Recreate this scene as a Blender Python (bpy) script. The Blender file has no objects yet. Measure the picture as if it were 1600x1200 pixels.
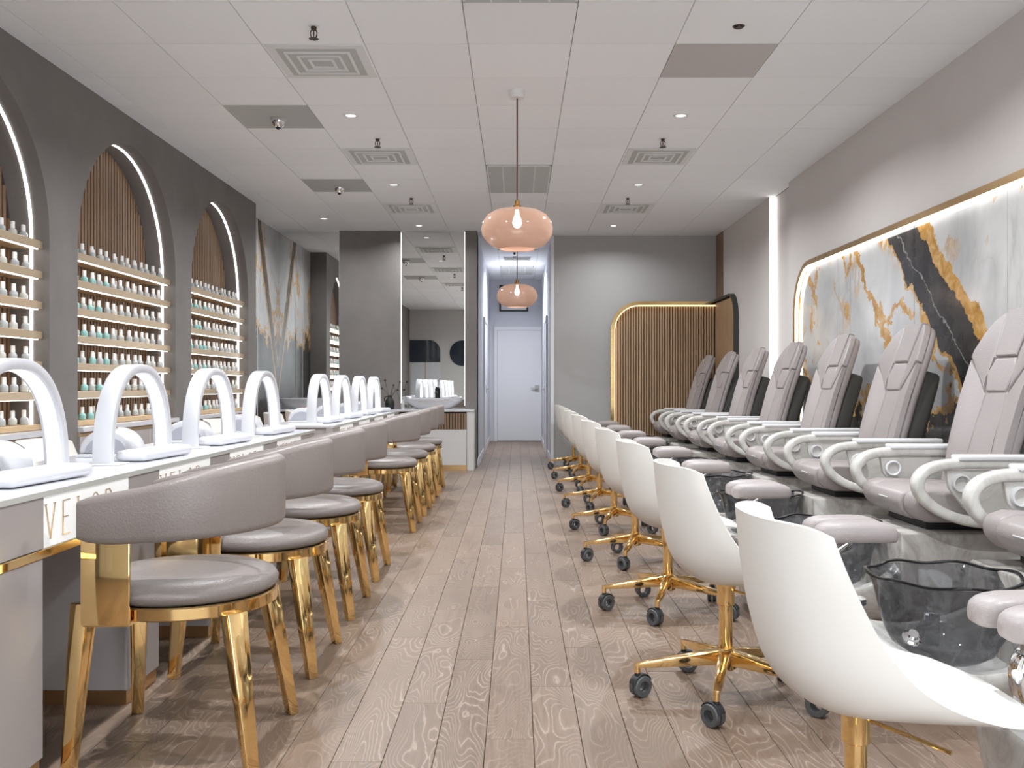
import bpy, bmesh, math, random
from mathutils import Vector, Matrix
R = random.Random(7)
PI = math.pi
sc = bpy.context.scene
COL = sc.collection

# ------------------------------------------------------------------ camera
F = 1470.0                       # focal length in pixels of the 1600 wide frame
cam_d = bpy.data.cameras.new('camera')
cam_d.sensor_width = 36.0
cam_d.lens = F / 1600 * 36.0
cam_d.shift_x = -8 / 1600
cam_d.clip_start = 0.05
cam = bpy.data.objects.new('camera', cam_d)
COL.objects.link(cam)
cam.location = (0, 0, 1.08)
cam.rotation_euler = (PI / 2, 0, 0)
sc.camera = cam

# ------------------------------------------------------------------ world, exposure
world = bpy.data.worlds.new('daylight')
sc.world = world
world.use_nodes = True
bg = world.node_tree.nodes['Background']
bg.inputs[0].default_value = (0.93, 0.96, 1.0, 1)
bg.inputs[1].default_value = 4.2
vs = sc.view_settings
vs.view_transform = 'Standard'
vs.look = 'None'
vs.exposure = 0.36
vs.gamma = 1.0
vs.use_curve_mapping = False
sc.cycles.use_denoising = True
sc.cycles.max_bounces = 10
sc.cycles.diffuse_bounces = 4
sc.cycles.glossy_bounces = 6
sc.cycles.transparent_max_bounces = 24
sc.cycles.sample_clamp_indirect = 6.0
sc.cycles.caustics_reflective = False
sc.cycles.caustics_refractive = False

P_DOWN = 34.0      # watts of each ceiling downlight
E_LED = 5.0        # strength of the led strips
E_LAMP = 1.0       # strength of the arch lamps on the tables

# ------------------------------------------------------------------ materials
def lin(c):
    return tuple(((v / 255) / 12.92 if v / 255 <= 0.04045 else ((v / 255 + 0.055) / 1.055) ** 2.4) for v in c)

class NT:
    def __init__(s, name):
        s.m = bpy.data.materials.new(name)
        s.m.use_nodes = True
        s.t = s.m.node_tree
        s.n = s.t.nodes
        s.b = s.n['Principled BSDF']
    def new(s, kind, **kw):
        n = s.n.new(kind)
        for k, v in kw.items():
            setattr(n, k, v)
        return n
    def link(s, a, b):
        s.t.links.new(a, b)
    def val(s, sock, v):
        if isinstance(v, bpy.types.NodeSocket):
            s.link(v, sock)
        elif isinstance(v, (tuple, list)):
            sock.default_value = (*v, 1) if len(v) == 3 and sock.type == 'RGBA' else v
        else:
            sock.default_value = v
    def math(s, op, a, b=None, c=None, clamp=False):
        n = s.new('ShaderNodeMath', operation=op, use_clamp=clamp)
        s.val(n.inputs[0], a)
        if b is not None: s.val(n.inputs[1], b)
        if c is not None: s.val(n.inputs[2], c)
        return n.outputs[0]
    def coord(s, kind='Object'):
        return s.new('ShaderNodeTexCoord').outputs[kind]
    def mapping(s, vec, scale=(1, 1, 1), loc=(0, 0, 0), rot=(0, 0, 0)):
        n = s.new('ShaderNodeMapping')
        s.val(n.inputs['Vector'], vec)
        s.val(n.inputs['Location'], loc)
        n.inputs['Rotation'].default_value = rot
        n.inputs['Scale'].default_value = scale
        return n.outputs[0]
    def noise(s, vec, scale=5, detail=3, rough=0.5, dist=0.0):
        n = s.new('ShaderNodeTexNoise')
        s.val(n.inputs['Vector'], vec)
        n.inputs['Scale'].default_value = scale
        n.inputs['Detail'].default_value = detail
        n.inputs['Roughness'].default_value = rough
        n.inputs['Distortion'].default_value = dist
        return n.outputs['Fac']
    def ramp(s, fac, stops, interp='LINEAR'):
        n = s.new('ShaderNodeValToRGB')
        s.val(n.inputs[0], fac)
        e = n.color_ramp
        e.interpolation = interp
        while len(e.elements) < len(stops):
            e.elements.new(0.5)
        for el, (p, c) in zip(e.elements, stops):
            el.position = p
            el.color = (*c, 1) if len(c) == 3 else c
        return n.outputs[0]
    def mix(s, fac, a, b, mode='MIX'):
        n = s.new('ShaderNodeMix', data_type='RGBA', blend_type=mode)
        s.val(n.inputs[0], fac)
        s.val(n.inputs[6], a)
        s.val(n.inputs[7], b)
        return n.outputs[2]
    def sep(s, vec):
        n = s.new('ShaderNodeSeparateXYZ')
        s.val(n.inputs[0], vec)
        return n.outputs
    def bump(s, h, strength=0.1, dist=0.01):
        n = s.new('ShaderNodeBump')
        n.inputs['Strength'].default_value = strength
        n.inputs['Distance'].default_value = dist
        s.val(n.inputs['Height'], h)
        s.link(n.outputs[0], s.b.inputs['Normal'])
    def set(s, col=None, rough=None, metal=None, spec=None, coat=None, emit=None, estr=None):
        b = s.b.inputs
        if col is not None: s.val(b['Base Color'], col)
        if rough is not None: s.val(b['Roughness'], rough)
        if metal is not None: s.val(b['Metallic'], metal)
        if spec is not None: s.val(b['Specular IOR Level'], spec)
        if coat is not None: s.val(b['Coat Weight'], coat)
        if emit is not None: s.val(b['Emission Color'], emit)
        if estr is not None: s.val(b['Emission Strength'], estr)
        return s.m

M = {}
def plain(key, rgb, rough=0.5, metal=0.0, spec=0.5, coat=0.0, var=0.0, vscale=3.0, bump=0.0, bscale=60):
    t = NT(key)
    c = lin(rgb)
    if var:
        n = t.noise(t.coord(), vscale, 4, 0.6)
        c = t.ramp(n, [(0.3, tuple(v * (1 - var) for v in c)), (0.7, tuple(min(1, v * (1 + var)) for v in c))])
    if bump:
        t.bump(t.noise(t.coord(), bscale, 2, 0.5), bump, 0.004)
    M[key] = t.set(c, rough, metal, spec, coat)

plain('plaster_taupe', (122, 117, 114), 0.8, var=0.10, vscale=2.2, bump=0.08, bscale=30)
plain('wall_grey', (172, 170, 169), 0.75, var=0.015)
plain('wall_mauve', (212, 206, 203), 0.7, var=0.015)
plain('hall_paint', (206, 207, 214), 0.6)
plain('white_paint', (228, 228, 232), 0.4)
plain('ceiling_grid', (120, 119, 118), 0.7)
plain('tile_grey', (182, 182, 180), 0.35)
plain('tile_mauve', (194, 188, 187), 0.6)
plain('vent_dark', (186, 187, 184), 0.6)
plain('white_metal', (225, 225, 224), 0.4)
plain('white_plastic', (222, 222, 224), 0.32, var=0.01)
plain('cap_white', (246, 246, 246), 0.3)
plain('lamp_white', (206, 206, 211), 0.35)
plain('shelf_front', (222, 200, 170), 0.22, metal=0.55)
plain('front_paint', (214, 213, 212), 0.7)
plain('shell_white', (232, 229, 224), 0.38)
plain('white_gloss', (214, 214, 218), 0.12)
plain('cabinet_taupe', (176, 169, 167), 0.35, var=0.01)
plain('cabinet_light', (205, 203, 202), 0.4)
plain('edge_grey', (196, 196, 190), 0.4)
plain('black_rubber', (32, 32, 33), 0.5)
plain('castor_grey', (84, 86, 87), 0.45)
plain('black_matte', (22, 22, 23), 0.55)
plain('shell_dark', (62, 61, 58), 0.6)
plain('red_display', (120, 30, 28), 0.3)
plain('uv_inner', (166, 167, 176), 0.3)
plain('vase_black', (28, 28, 29), 0.6)
plain('twig', (72, 60, 50), 0.8)
plain('cord_red', (92, 58, 50), 0.6)
plain('bronze_dark', (70, 56, 46), 0.35, metal=0.7)
plain('brass_socket', (190, 140, 80), 0.25, metal=1.0)
plain('gold', (255, 220, 156), 0.07, metal=1.0)
plain('brass_satin', (214, 180, 134), 0.28, metal=1.0)
plain('chrome', (225, 226, 228), 0.05, metal=1.0)
plain('mirror', (240, 242, 241), 0.004, metal=1.0)
plain('wood_pale', (196, 168, 132), 0.45, var=0.08, vscale=8)
plain('window_dark', (48, 56, 68), 0.06)
plain('window_white', (222, 224, 230), 0.5)

def leather(key, rgb):
    t = NT(key)
    c = lin(rgb)
    co = t.coord()
    n = t.noise(co, 3.0, 3, 0.5)
    col = t.ramp(n, [(0.3, tuple(v * 0.95 for v in c)), (0.7, tuple(v * 1.04 for v in c))])
    v = t.new('ShaderNodeTexVoronoi')
    t.link(co, v.inputs['Vector'])
    v.inputs['Scale'].default_value = 170
    t.bump(t.math('ADD', v.outputs['Distance'], t.noise(co, 90, 3, 0.6)), 0.22, 0.0025)
    M[key] = t.set(col, 0.42, spec=0.45)
leather('leather', (134, 125, 121))
leather('leather_spa', (158, 150, 149))

def emitter(key, rgb, strength):
    t = NT(key)
    M[key] = t.set(lin(rgb), 0.5, emit=lin(rgb), estr=strength)
emitter('led_white', (255, 253, 250), E_LED)
emitter('led_soft', (255, 253, 250), 2.4)
emitter('led_warm', (255, 224, 170), E_LED * 0.8)
emitter('lamp_led', (250, 252, 255), E_LAMP)
emitter('down_lens', (255, 252, 248), 1.6)
emitter('bulb', (255, 244, 228), 3.0)
emitter('sign_white', (242, 242, 240), 0.28)

def wood_slat(key, rgb):
    t = NT(key)
    c = lin(rgb)
    co = t.mapping(t.coord(), (30, 30, 1.6))
    n = t.noise(co, 1.6, 4, 0.6, 0.4)
    col = t.ramp(n, [(0.3, tuple(v * 0.72 for v in c)), (0.7, tuple(v * 1.18 for v in c))])
    M[key] = t.set(col, 0.5)
wood_slat('slat_walnut', (134, 106, 82))
wood_slat('slat_oak', (176, 144, 112))
plain('slat_backing', (52, 41, 33), 0.8)

def floor_oak():
    t = NT('floor_oak')
    co = t.coord()
    rnd = t.new('ShaderNodeObjectInfo').outputs['Random']
    off = t.new('ShaderNodeCombineXYZ')
    t.val(off.inputs[0], t.math('MULTIPLY', rnd, 31.0))
    t.val(off.inputs[1], t.math('MULTIPLY', rnd, 57.0))
    t.val(off.inputs[2], t.math('MULTIPLY', rnd, 13.0))
    big = t.noise(t.mapping(co, (6.5, 1.7, 1), off.outputs[0]), 1.0, 1.6, 0.35, 0.25)
    rings = t.math('FRACT', t.math('MULTIPLY', big, 34.0))
    wob = t.noise(t.mapping(co, (90, 14, 1), off.outputs[0]), 1.0, 3, 0.6)
    rings = t.math('ADD', rings, t.math('MULTIPLY', t.math('SUBTRACT', wob, 0.5), 0.55))
    line = t.ramp(rings, [(0.0, (0, 0, 0)), (0.36, (0.1,) * 3), (0.50, (1, 1, 1)), (0.62, (0.12,) * 3), (1.0, (0, 0, 0))])
    patch = t.ramp(t.noise(t.mapping(co, (3.2, 1.1, 1), off.outputs[0]), 1.3, 2), [(0.36, (0.12,) * 3), (0.62, (1, 1, 1))])
    fine = t.noise(t.mapping(co, (130, 4.0, 1), off.outputs[0]), 1.0, 4, 0.65)
    base = t.ramp(fine, [(0.3, lin((106, 88, 75))), (0.7, lin((130, 110, 95)))])
    tone = t.ramp(rnd, [(0.0, (0.86, 0.85, 0.84)), (0.5, (1, 1, 1)), (1.0, (1.10, 1.09, 1.08))])
    base = t.mix(1.0, base, tone, 'MULTIPLY')
    col = t.mix(t.math('MULTIPLY', t.math('MULTIPLY', line, patch), 0.75), base, lin((168, 151, 137)))
    t.bump(t.math('ADD', t.math('MULTIPLY', fine, 0.6), line), 0.06, 0.003)
    M['floor_oak'] = t.set(col, t.ramp(fine, [(0.3, (0.36,) * 3), (0.7, (0.5,) * 3)]), spec=0.4)
floor_oak()

def tile_mat():
    t = NT('ceiling_tile')
    rnd = t.new('ShaderNodeObjectInfo').outputs['Random']
    t.bump(t.noise(t.coord(), 220, 2), 0.04, 0.002)
    M['ceiling_tile'] = t.set(t.ramp(rnd, [(0, lin((242, 243, 245))), (1, lin((246, 247, 249)))]), 0.85)
tile_mat()

def soft_marble(key, base, vein, scale=5.0, rough=0.14, amount=0.7):
    t = NT(key)
    co = t.coord()
    n1 = t.noise(co, scale * 0.6, 5, 0.6, 1.6)
    v = t.math('ABSOLUTE', t.math('SUBTRACT', n1, 0.5))
    v = t.ramp(v, [(0.0, (1, 1, 1)), (0.03, (0.55,) * 3), (0.10, (0, 0, 0))])
    n2 = t.noise(t.mapping(co, (1.0, 1.0, 2.4), rot=(0.5, 0.7, 0.3)), scale * 0.8, 4, 0.6, 0.8)
    cloud = t.ramp(n2, [(0.35, (0, 0, 0)), (0.75, (1, 1, 1))])
    f = t.math('ADD', t.math('MULTIPLY', v, amount), t.math('MULTIPLY', cloud, 0.35), clamp=True)
    M[key] = t.set(t.mix(f, lin(base), lin(vein)), rough, spec=0.5)
soft_marble('marble_white', (226, 225, 222), (168, 165, 160), 5.0, 0.12, 0.5)
soft_marble('marble_grey', (188, 184, 180), (132, 126, 120), 3.0, 0.10, 0.6)
soft_marble('marble_arm', (216, 214, 210), (176, 172, 166), 4.0, 0.22, 0.35)

def statement_marble(key, band, extra):
    """white marble with gold veins and a charcoal vein running along band = (y0, z0, slope, half width)"""
    t = NT(key)
    co = t.coord()
    x, y, z = t.sep(co)
    w1 = t.math('SUBTRACT', t.noise(co, 3.2, 5, 0.62, 0.3), 0.5)
    w2 = t.math('SUBTRACT', t.noise(t.mapping(co, loc=(3, 7, 1)), 11, 4, 0.6), 0.5)
    y0, z0, sl, hw = band
    tt = t.math('SUBTRACT', t.math('SUBTRACT', y, y0), t.math('MULTIPLY', t.math('SUBTRACT', z, z0), sl))
    tt = t.math('ADD', tt, t.math('ADD', t.math('MULTIPLY', w1, hw * 1.5), t.math('MULTIPLY', w2, hw * 0.22)))
    # base
    vn = t.noise(t.mapping(co, (1, 1, 0.6), rot=(0.7, 0, 0)), 1.6, 4, 0.55, 0.5)
    vein = t.ramp(t.math('ABSOLUTE', t.math('SUBTRACT', vn, 0.5)), [(0, (1, 1, 1)), (0.012, (0.5,) * 3), (0.05, (0, 0, 0))])
    cloud = t.noise(co, 1.6, 4, 0.55, 0.6)
    base = t.ramp(cloud, [(0.3, lin((166, 166, 167))), (0.7, lin((208, 207, 206)))])
    vmask = t.ramp(t.noise(t.mapping(co, loc=(4, 8, 2)), 1.1, 2), [(0.42, (0.08,) * 3), (0.62, (1, 1, 1))])
    base = t.mix(t.math('MULTIPLY', t.math('MULTIPLY', vein, vmask), 0.5), base, lin((140, 140, 140)))
    # gold veins
    gn = t.noise(t.mapping(co, (1, 1, 0.75), loc=(0, 2.3, 4.1), rot=(-0.5, 0, 0)), 1.55, 6, 0.62, 0.5)
    gv = t.ramp(t.math('ABSOLUTE', t.math('SUBTRACT', gn, 0.53)), [(0, (1, 1, 1)), (0.020, (1, 1, 1)), (0.028, (0, 0, 0))])
    gmask = t.ramp(t.noise(t.mapping(co, loc=(9, 1, 5)), 1.3, 2), [(0.46, (0, 0, 0)), (0.54, (1, 1, 1))])
    goldcol = t.ramp(t.noise(co, 9, 5, 0.7, 0.8), [(0.25, lin((138, 98, 46))), (0.5, lin((184, 140, 76))), (0.75, lin((214, 186, 142)))])
    col = t.mix(t.math('MULTIPLY', gv, gmask), base, goldcol)
    # low dark pools with gold rim
    low = t.math('ADD', t.math('MULTIPLY', t.math('SUBTRACT', extra[0], z), extra[1]), t.math('ADD', t.math('MULTIPLY', w1, 1.6), t.math('MULTIPLY', w2, 0.5)))
    dark = t.ramp(t.noise(co, 4, 4, 0.6), [(0.3, lin((38, 37, 37))), (0.7, lin((78, 74, 72)))])
    if extra[4]:
        low = t.math('ADD', low, t.math('MULTIPLY', t.math('SUBTRACT', t.math('MULTIPLY', y, 1.0), 7.55), 0.22, clamp=True))
        t2 = t.math('SUBTRACT', t.math('SUBTRACT', y, 7.12), t.math('MULTIPLY', t.math('SUBTRACT', z, 1.85), 0.80))
        t2 = t.math('ADD', t2, t.math('ADD', t.math('MULTIPLY', w1, 0.55), t.math('MULTIPLY', w2, 0.16)))
        v2 = t.math('LESS_THAN', t.math('ABSOLUTE', t2), t.math('ADD', 0.012, t.math('MULTIPLY', t.math('ADD', w1, 0.28), 0.13)))
        col = t.mix(v2, col, goldcol)
        t3 = t.math('ADD', t.math('SUBTRACT', z, 1.56), t.math('ADD', t.math('MULTIPLY', w1, 0.5), t.math('MULTIPLY', w2, 0.12)))
        v3 = t.math('MULTIPLY', t.math('LESS_THAN', t.math('ABSOLUTE', t3), 0.022), t.math('MULTIPLY', t.math('GREATER_THAN', y, 6.25), t.math('LESS_THAN', y, 6.95)))
        col = t.mix(v3, col, goldcol)
    rim = t.ramp(low, [(0.44, (0, 0, 0)), (0.45, (1, 1, 1))])
    pool = t.ramp(low, [(0.57, (0, 0, 0)), (0.58, (1, 1, 1))])
    col = t.mix(rim, col, goldcol)
    col = t.mix(pool, col, dark)
    # charcoal band
    g_lo = t.math('GREATER_THAN', tt, -hw - extra[2])
    g_hi = t.math('LESS_THAN', tt, hw + extra[3])
    col = t.mix(t.math('MULTIPLY', g_lo, g_hi), col, goldcol)
    b = t.math('MULTIPLY', t.math('GREATER_THAN', tt, -hw), t.math('LESS_THAN', tt, hw))
    hair = t.ramp(t.math('ABSOLUTE', t.math('SUBTRACT', tt, hw * 0.25)), [(0, (1, 1, 1)), (0.006, (0.4,) * 3), (0.009, (0, 0, 0))])
    dk = t.mix(t.math('MULTIPLY', hair, 0.6), dark, lin((190, 188, 184)))
    col = t.mix(b, col, dk)
    M[key] = t.set(col, extra[5], spec=0.4)
statement_marble('marble_gold', (6.30, 1.95, 1.10, 0.25), (1.50, 1.0, 0.17, 0.03, True, 0.12))
statement_marble('marble_book', (11.72, 2.10, -0.47, 0.075), (2.15, 1.2, 0.05, 0.03, False, 0.4))

def see_through(key, tint, body, fac, rough=0.05, mottled=None):
    t = NT(key)
    tr = t.new('ShaderNodeBsdfTransparent')
    tr.inputs[0].default_value = (*tint, 1)
    mx = t.new('ShaderNodeMixShader')
    lw = t.new('ShaderNodeLayerWeight')
    lw.inputs[0].default_value = 0.35
    f = t.math('ADD', t.math('MULTIPLY', lw.outputs['Facing'], 0.6), fac, clamp=True)
    col = lin(body)
    if mottled:
        n = t.noise(t.coord(), mottled, 4, 0.65, 1.2)
        col = t.ramp(n, [(0.35, lin(body)), (0.55, tuple(v * 2.2 for v in lin(body))), (0.7, tuple(v * 0.6 for v in lin(body)))])
        f = t.math('ADD', f, t.math('MULTIPLY', t.math('SUBTRACT', n, 0.5), 2.2), clamp=True)
    t.set(col, rough, spec=0.6)
    out = t.n['Material Output']
    t.link(f, mx.inputs[0])
    t.link(tr.outputs[0], mx.inputs[1])
    t.link(t.b.outputs[0], mx.inputs[2])
    t.link(mx.outputs[0], out.inputs[0])
    M[key] = t.m
see_through('glass_smoke', (0.50, 0.50, 0.51), (78, 78, 80), 0.30, 0.04, 9)
see_through('glass_rim', (0.30, 0.30, 0.31), (40, 40, 42), 0.45, 0.05)
see_through('glass_peach', (0.97, 0.88, 0.83), (218, 184, 164), 0.42, 0.10)
see_through('glass_clear', (0.97, 0.98, 0.98), (240, 240, 240), 0.02, 0.02)
see_through('polish_teal', (0.8, 0.92, 0.92), (150, 200, 198), 0.80, 0.12)
see_through('polish_grey', (0.85, 0.87, 0.88), (184, 190, 192), 0.80, 0.12)
see_through('polish_clear', (0.9, 0.9, 0.9), (208, 210, 206), 0.75, 0.12)

# ------------------------------------------------------------------ mesh helpers
def obj(name, bm, mat, parent=None, loc=None, smooth=True, angle=38):
    me = bpy.data.meshes.new(name)
    bmesh.ops.recalc_face_normals(bm, faces=bm.faces)
    bm.to_mesh(me)
    bm.free()
    if smooth:
        me.polygons.foreach_set('use_smooth', [True] * len(me.polygons))
        me.set_sharp_from_angle(angle=math.radians(angle))
    mats = mat if isinstance(mat, (list, tuple)) else [mat]
    for m in mats:
        me.materials.append(M[m])
    o = bpy.data.objects.new(name, me)
    COL.objects.link(o)
    if parent: o.parent = parent
    if loc: o.location = loc
    return o

def empty(name, loc=(0, 0, 0), rz=0.0):
    o = bpy.data.objects.new(name, None)
    o.empty_display_size = 0.1
    COL.objects.link(o)
    o.location = loc
    o.rotation_euler = (0, 0, rz)
    return o

def tag(o, label=None, cat=None, group=None, kind=None):
    if label: o['label'] = label
    if cat: o['category'] = cat
    if group: o['group'] = group
    if kind: o['kind'] = kind
    return o

def kids(o):
    return [c for c in bpy.data.objects if c.parent == o]

def copy_tree(o, parent=None, tree=None):
    c = o.copy()
    COL.objects.link(c)
    c.parent = parent
    for ch in tree[o]:
        copy_tree(ch, c, tree)
    return c

def tree_of(o):
    d = {}
    def rec(a):
        d[a] = kids(a)
        for b in d[a]: rec(b)
    rec(o)
    return d

def BM():
    return bmesh.new()

def box(bm, x0, x1, y0, y1, z0, z1):
    vs = [bm.verts.new(p) for p in ((x0, y0, z0), (x1, y0, z0), (x1, y1, z0), (x0, y1, z0), (x0, y0, z1), (x1, y0, z1), (x1, y1, z1), (x0, y1, z1))]
    for f in ((0, 3, 2, 1), (4, 5, 6, 7), (0, 1, 5, 4), (1, 2, 6, 5), (2, 3, 7, 6), (3, 0, 4, 7)):
        bm.faces.new([vs[i] for i in f])
    return bm

def Box(*a):
    return box(BM(), *a)

def bevel(bm, r, seg=2, ang=25):
    bmesh.ops.recalc_face_normals(bm, faces=bm.faces)
    bm.normal_update()
    es = [e for e in bm.edges if len(e.link_faces) == 2 and e.calc_face_angle(0) > math.radians(ang)]
    bmesh.ops.bevel(bm, geom=es, offset=r, segments=seg, profile=0.5, affect='EDGES', clamp_overlap=True)
    return bm

def rbox(x0, x1, y0, y1, z0, z1, r=0.005, seg=2):
    return bevel(Box(x0, x1, y0, y1, z0, z1), r, seg)

def prism(bm, poly, axis, a0, a1):
    def P(u, v, a):
        return {'x': (a, u, v), 'y': (u, a, v), 'z': (u, v, a)}[axis]
    lo = [bm.verts.new(P(u, v, a0)) for u, v in poly]
    hi = [bm.verts.new(P(u, v, a1)) for u, v in poly]
    bm.faces.new(lo)
    bm.faces.new(hi)
    n = len(poly)
    for i in range(n):
        bm.faces.new((lo[i], lo[(i + 1) % n], hi[(i + 1) % n], hi[i]))
    return bm

def lathe(bm, prof, n=24, c=(0, 0, 0), sx=1.0, sy=1.0, wob=None, cap0=True, cap1=True):
    rings = []
    for r, z in prof:
        ring = []
        for i in range(n):
            a = 2 * PI * i / n
            k = wob(a, z) if wob else 1.0
            ring.append(bm.verts.new((c[0] + r * k * sx * math.cos(a), c[1] + r * k * sy * math.sin(a), c[2] + z)))
        rings.append(ring)
    for a, b in zip(rings, rings[1:]):
        for i in range(n):
            bm.faces.new((a[i], a[(i + 1) % n], b[(i + 1) % n], b[i]))
    if cap0: bm.faces.new(rings[0][::-1])
    if cap1: bm.faces.new(rings[-1])
    return bm

def cyl(bm, p0, p1, r0, r1=None, n=12):
    r1 = r0 if r1 is None else r1
    p0, p1 = Vector(p0), Vector(p1)
    q = (p1 - p0).to_track_quat('Z', 'Y')
    A = [bm.verts.new(p0 + q @ Vector((r0 * math.cos(2 * PI * i / n), r0 * math.sin(2 * PI * i / n), 0))) for i in range(n)]
    B = [bm.verts.new(p1 + q @ Vector((r1 * math.cos(2 * PI * i / n), r1 * math.sin(2 * PI * i / n), 0))) for i in range(n)]
    for i in range(n):
        bm.faces.new((A[i], A[(i + 1) % n], B[(i + 1) % n], B[i]))
    bm.faces.new(A[::-1])
    bm.faces.new(B)
    return bm

def bar(bm, p0, p1, w0, h0, w1, h1, up=(0, 0, 1)):
    """tapered four sided bar: w across, h along up"""
    p0, p1, up = Vector(p0), Vector(p1), Vector(up)
    t = (p1 - p0).normalized()
    s = t.cross(up).normalized()
    u = s.cross(t).normalized()
    A = [bm.verts.new(p0 + s * a * w0 / 2 + u * b * h0 / 2) for a, b in ((-1, -1), (1, -1), (1, 1), (-1, 1))]
    B = [bm.verts.new(p1 + s * a * w1 / 2 + u * b * h1 / 2) for a, b in ((-1, -1), (1, -1), (1, 1), (-1, 1))]
    for i in range(4):
        bm.faces.new((A[i], A[(i + 1) % 4], B[(i + 1) % 4], B[i]))
    bm.faces.new(A[::-1])
    bm.faces.new(B)
    return bm

def sweep(bm, pts, side, section, closed=False, scale=None):
    """section [(a, b)]: a along the constant side vector, b along the in-plane normal"""
    pts = [Vector(p) for p in pts]
    side = Vector(side).normalized()
    n = len(pts)
    rings = []
    for i, p in enumerate(pts):
        if closed:
            t = pts[(i + 1) % n] - pts[i - 1]
        else:
            t = pts[min(i + 1, n - 1)] - pts[max(i - 1, 0)]
        nrm = side.cross(t).normalized()
        k = scale[i] if scale else (1, 1)
        rings.append([bm.verts.new(p + side * a * k[0] + nrm * b * k[1]) for a, b in section])
    m = len(section)
    for i in range(n if closed else n - 1):
        a, b = rings[i], rings[(i + 1) % n]
        for j in range(m):
            bm.faces.new((a[j], a[(j + 1) % m], b[(j + 1) % m], b[j]))
    if not closed:
        bm.faces.new(rings[0][::-1])
        bm.faces.new(rings[-1])
    return bm

def rrect(w, h, r, seg=3):
    out = []
    for cx, cy, a0 in ((w / 2 - r, h / 2 - r, 0), (-w / 2 + r, h / 2 - r, PI / 2), (-w / 2 + r, -h / 2 + r, PI), (w / 2 - r, -h / 2 + r, 1.5 * PI)):
        for k in range(seg + 1):
            a = a0 + PI / 2 * k / seg
            out.append((cx + r * math.cos(a), cy + r * math.sin(a)))
    return out

def smooth_path(pts, n=6):
    """Catmull-Rom through the points"""
    P = [Vector(p) for p in pts]
    P = [2 * P[0] - P[1]] + P + [2 * P[-1] - P[-2]]
    out = []
    for i in range(1, len(P) - 2):
        for k in range(n):
            t = k / n
            a, b, c, d = P[i - 1], P[i], P[i + 1], P[i + 2]
            out.append(0.5 * ((2 * b) + (c - a) * t + (2 * a - 5 * b + 4 * c - d) * t * t + (3 * b - a - 3 * c + d) * t ** 3))
    out.append(P[-2])
    return out

ORD = ['first', 'second', 'third', 'fourth', 'fifth', 'sixth', 'seventh', 'eighth', 'ninth', 'tenth', 'eleventh', 'twelfth', 'thirteenth', 'fourteenth', 'fifteenth', 'sixteenth', 'seventeenth', 'eighteenth']

# ------------------------------------------------------------------ room dimensions
ZC = 3.05
XL, XLR, XR = -2.855, -3.095, 2.655
YF, YB, YM, YH = -0.6, 12.5, 12.18, 17.8
ARCH = [4.87, 6.99, 9.12]
AW, ASPR = 0.875, 1.965           # half width, springing height

# ---- floor: planks
floor = obj('floor', Box(-3.4, 3.0, YF - 0.2, YH + 0.1, -0.06, -0.012), 'slat_backing')
tag(floor, 'limed oak plank floor of the salon and hallway', kind='structure')
PW, PL = 0.1455, 1.32
pm = bevel(Box(-PW / 2 + .0008, PW / 2 - .0008, -PL / 2 + .0008, PL / 2 - .0008, -0.012, 0), 0.0012, 1)
plank0 = obj('plank', pm, 'floor_oak', floor, smooth=False)
rest = BM()
first = True
row0 = math.floor((-3.3 - 0.05) / PW)
for r in range(row0, row0 + 46):
    xc = 0.05 + PW * (r + 0.5)
    if xc > 2.75: break
    ys = YF + ((r * 0.377) % 1.0) * PL - PL
    k = 0
    while ys < YH:
        ye = ys + PL
        yc = (ys + ye) / 2
        hall = yc > 12.7
        if not (hall and abs(xc) > 0.75):
            if -1.75 < xc < 1.70 and ye > 2.1:
                if first:
                    p = plank0
                    first = False
                else:
                    p = plank0.copy()
                    COL.objects.link(p)
                p.location = (xc, yc, 0)
            else:
                box(rest, xc - PW / 2 + .0008, xc + PW / 2 - .0008, ys + .0008, ye - .0008, -0.012, 0)
        ys = ye
tag(obj('plank_field', rest, 'floor_oak', floor, smooth=False), kind='stuff')

# ---- ceiling: tiles
ceil = obj('ceiling', Box(-3.4, 3.0, YF - 0.2, YH + 0.1, ZC + 0.012, ZC + 0.08), 'ceiling_grid')
tag(ceil, 'suspended ceiling of square white tiles', kind='structure')
TW = 0.6
tm = Box(-TW / 2 + .0022, TW / 2 - .0022, -TW / 2 + .0022, TW / 2 - .0022, 0, 0.012)
tile0 = obj('ceiling_tile', tm, 'ceiling_tile', ceil, smooth=False)
tile_g = bpy.data.meshes.new_from_object(tile0)
tile_g.materials[0] = M['tile_grey']
tile_m = bpy.data.meshes.new_from_object(tile0)
tile_m.materials[0] = M['tile_mauve']
first = True
for ir in range(-9, 22):
    yc = 4.85 + TW * (ir + 0.5)
    if yc > YH + 0.2: break
    for ic in range(-6, 6):
        xc = -0.284 + TW * (ic + 0.5)
        if yc > YB + 0.3 and not -1 <= ic <= 1: continue
        if xc < -3.3 or xc > 2.9: continue
        if first:
            p, first = tile0, False
        else:
            p = tile0.copy()
            COL.objects.link(p)
        p.location = (xc, yc, ZC)
        if ic == -3 and ir in (3, 7): p.data = tile_g
        if ic == 2 and ir == 1: p.data = tile_m

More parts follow.
